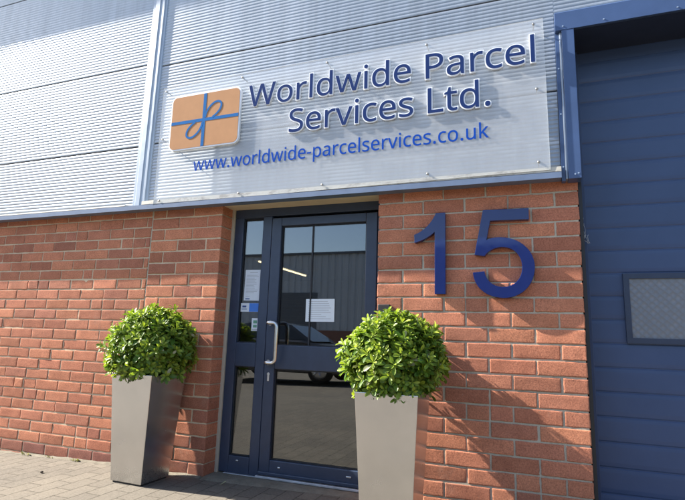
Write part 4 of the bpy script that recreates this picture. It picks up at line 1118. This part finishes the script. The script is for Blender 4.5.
for xd in (-20,-4,14):
    mb = MB()
    for k in range(16): mb.box(xd,xd+3.6,.005+.0,.03,.02+.24*k,.02+.24*k+.225)
    mb.build('shutter', M['far_door'], wh)

car = thing('parked_car', 'dark hatchback parked across the yard, mirrored in the door glass', 'car', (-6.5,-8.6,0))
mb = MB()
body = [(-2.1,.32),(-2.12,.62),(-2.0,.86),(-1.72,.98),(-.95,1.04),(-.85,1.06),(.75,1.04),(1.55,.90),(2.02,.76),(2.1,.55),(2.06,.30),(1.75,.24),(-1.8,.24)]
def arch(pts): return pts
bmc = bmesh.new()
def section(y, k, zt):
    return [bmc.verts.new((x*k, y, .24+(z-.24)*zt)) for x, z in body]
secs = [section(-.86,.985,.94), section(-.80,1,1), section(.80,1,1), section(.86,.985,.94)]
for a, b in zip(secs, secs[1:]):
    for i in range(len(a)): bmc.faces.new([a[i], a[(i+1)%len(a)], b[(i+1)%len(a)], b[i]])
bmc.faces.new(secs[0]); bmc.faces.new(list(reversed(secs[-1])))
mb.add_bm(bmc, 0)
cab = [(-1.62,1.0),(-1.25,1.40),(-.9,1.47),(.05,1.48),(.35,1.42),(1.02,1.02)]
lo = [mb.vert((x,-.76 if z < 1.1 else -.62,z)) for x, z in cab]; hi = [mb.vert((x,.76 if z < 1.1 else .62,z)) for x, z in cab]
for i in range(len(cab)-1): mb.face([lo[i],lo[i+1],hi[i+1],hi[i]], 0)
mb.face(lo,0); mb.face(list(reversed(hi)),0)
mb.build('body', M['car_paint'], car)
for s in (1,-1):
    for q in ([(-1.38,1.06),(-1.12,1.37),(-.62,1.41),(-.62,1.06)], [(-.55,1.06),(-.55,1.41),(.05,1.42),(.30,1.37),(.80,1.06)]):
        mb = MB()
        f = lambda z: .76 - (z-1.02)*(.14/.42) + .012
        a = [mb.vert((x, s*f(z), z)) for x, z in q]; b = [mb.vert((x, s*(f(z)-.02), z)) for x, z in q]
        mb.face(a); mb.face(list(reversed(b)))
        for i in range(len(q)): mb.face([a[i],b[i],b[(i+1)%len(q)],a[(i+1)%len(q)]])
        mb.build('side_window', M['car_glass'], car)
    for xw in (-1.30, 1.28):
        mb = MB(); mb.lathe([(.20,-.1),(.30,-.11),(.32,-.08),(.32,.08),(.30,.11),(.20,.1)], 28, (xw, s*.79, .32), 'y'); tw = mb.build('wheel', M['tyre'], car)
        mb = MB(); mb.lathe([(.05,s*.115),(.07,s*.12),(.205,s*.112),(.21,s*.10)] if s > 0 else [(.21,-.10),(.205,-.112),(.07,-.12),(.05,-.115)], 24, (xw, s*.79, .32), 'y')
        for k in range(5):
            a = 2*PI*k/5
            mb.tube([(xw+.04*math.cos(a), s*.915, .32+.04*math.sin(a)), (xw+.2*math.cos(a), s*.907, .32+.2*math.sin(a))], .02, 6)
        mb.build('rim', M['alu'], tw)
for s in (1,-1):
    mb = MB(); mb.box(2.0,2.1,s*.62-.14,s*.62+.14,.62,.74,bev=.02); mb.build('headlight', M['lamp_lens'], car)

# ------------------------------------------------------------------ camera
f_px = 501.4072; W_, H_ = 685, 500
cd = bpy.data.cameras.new('camera'); cd.sensor_fit = 'HORIZONTAL'; cd.sensor_width = 36; cd.lens = f_px/W_*36
cd.clip_start = .05; cd.clip_end = 2000
cam = bpy.data.objects.new('camera', cd); col.objects.link(cam)
rgt = Vector((0.936725, 0.348654, 0.031413)); dwn = Vector((-0.032468, 0.175876, -0.983877)); fwd = Vector((-0.348557, 0.920602, 0.176068))
m = Matrix((rgt, -dwn, -fwd)).transposed().to_4x4(); m.translation = Vector((-0.314412, -3.507575, 1.087907))
cam.matrix_world = m
sc.camera = cam

# ------------------------------------------------------------------ light
sd = Vector((1.0, .150, -.755)).normalized()     # direction the sunlight travels
sun = bpy.data.lights.new('sun', 'SUN'); sun.energy = 4.6; sun.angle = R(.53); sun.color = (1,.935,.835)
so = bpy.data.objects.new('sun', sun); col.objects.link(so)
so.rotation_euler = sd.to_track_quat('-Z', 'Y').to_euler(); so.location = (-8,-3,9)
wd = bpy.data.worlds.new('World'); sc.world = wd; wd.use_nodes = True
nt = wd.node_tree; nt.nodes.clear()
sk = nt.nodes.new('ShaderNodeTexSky'); sk.sky_type = 'NISHITA'; sk.sun_disc = False
sk.sun_elevation = math.asin(-sd.z); sk.sun_rotation = math.atan2(-sd.x, -sd.y)
sk.air_density = 1.0; sk.dust_density = 1.0; sk.ozone_density = 1.0
bg = nt.nodes.new('ShaderNodeBackground'); bg.inputs[1].default_value = .085
ow = nt.nodes.new('ShaderNodeOutputWorld')
nt.links.new(sk.outputs[0], bg.inputs[0]); nt.links.new(bg.outputs[0], ow.inputs[0])

vs = sc.view_settings
vs.view_transform = 'Standard'; vs.look = 'None'; vs.gamma = 1; vs.use_curve_mapping = False
vs.exposure = 1.95
sc.cycles.max_bounces = 8; sc.cycles.transparent_max_bounces = 12
sc.cycles.caustics_reflective = False; sc.cycles.caustics_refractive = False
sc.cycles.use_denoising = True
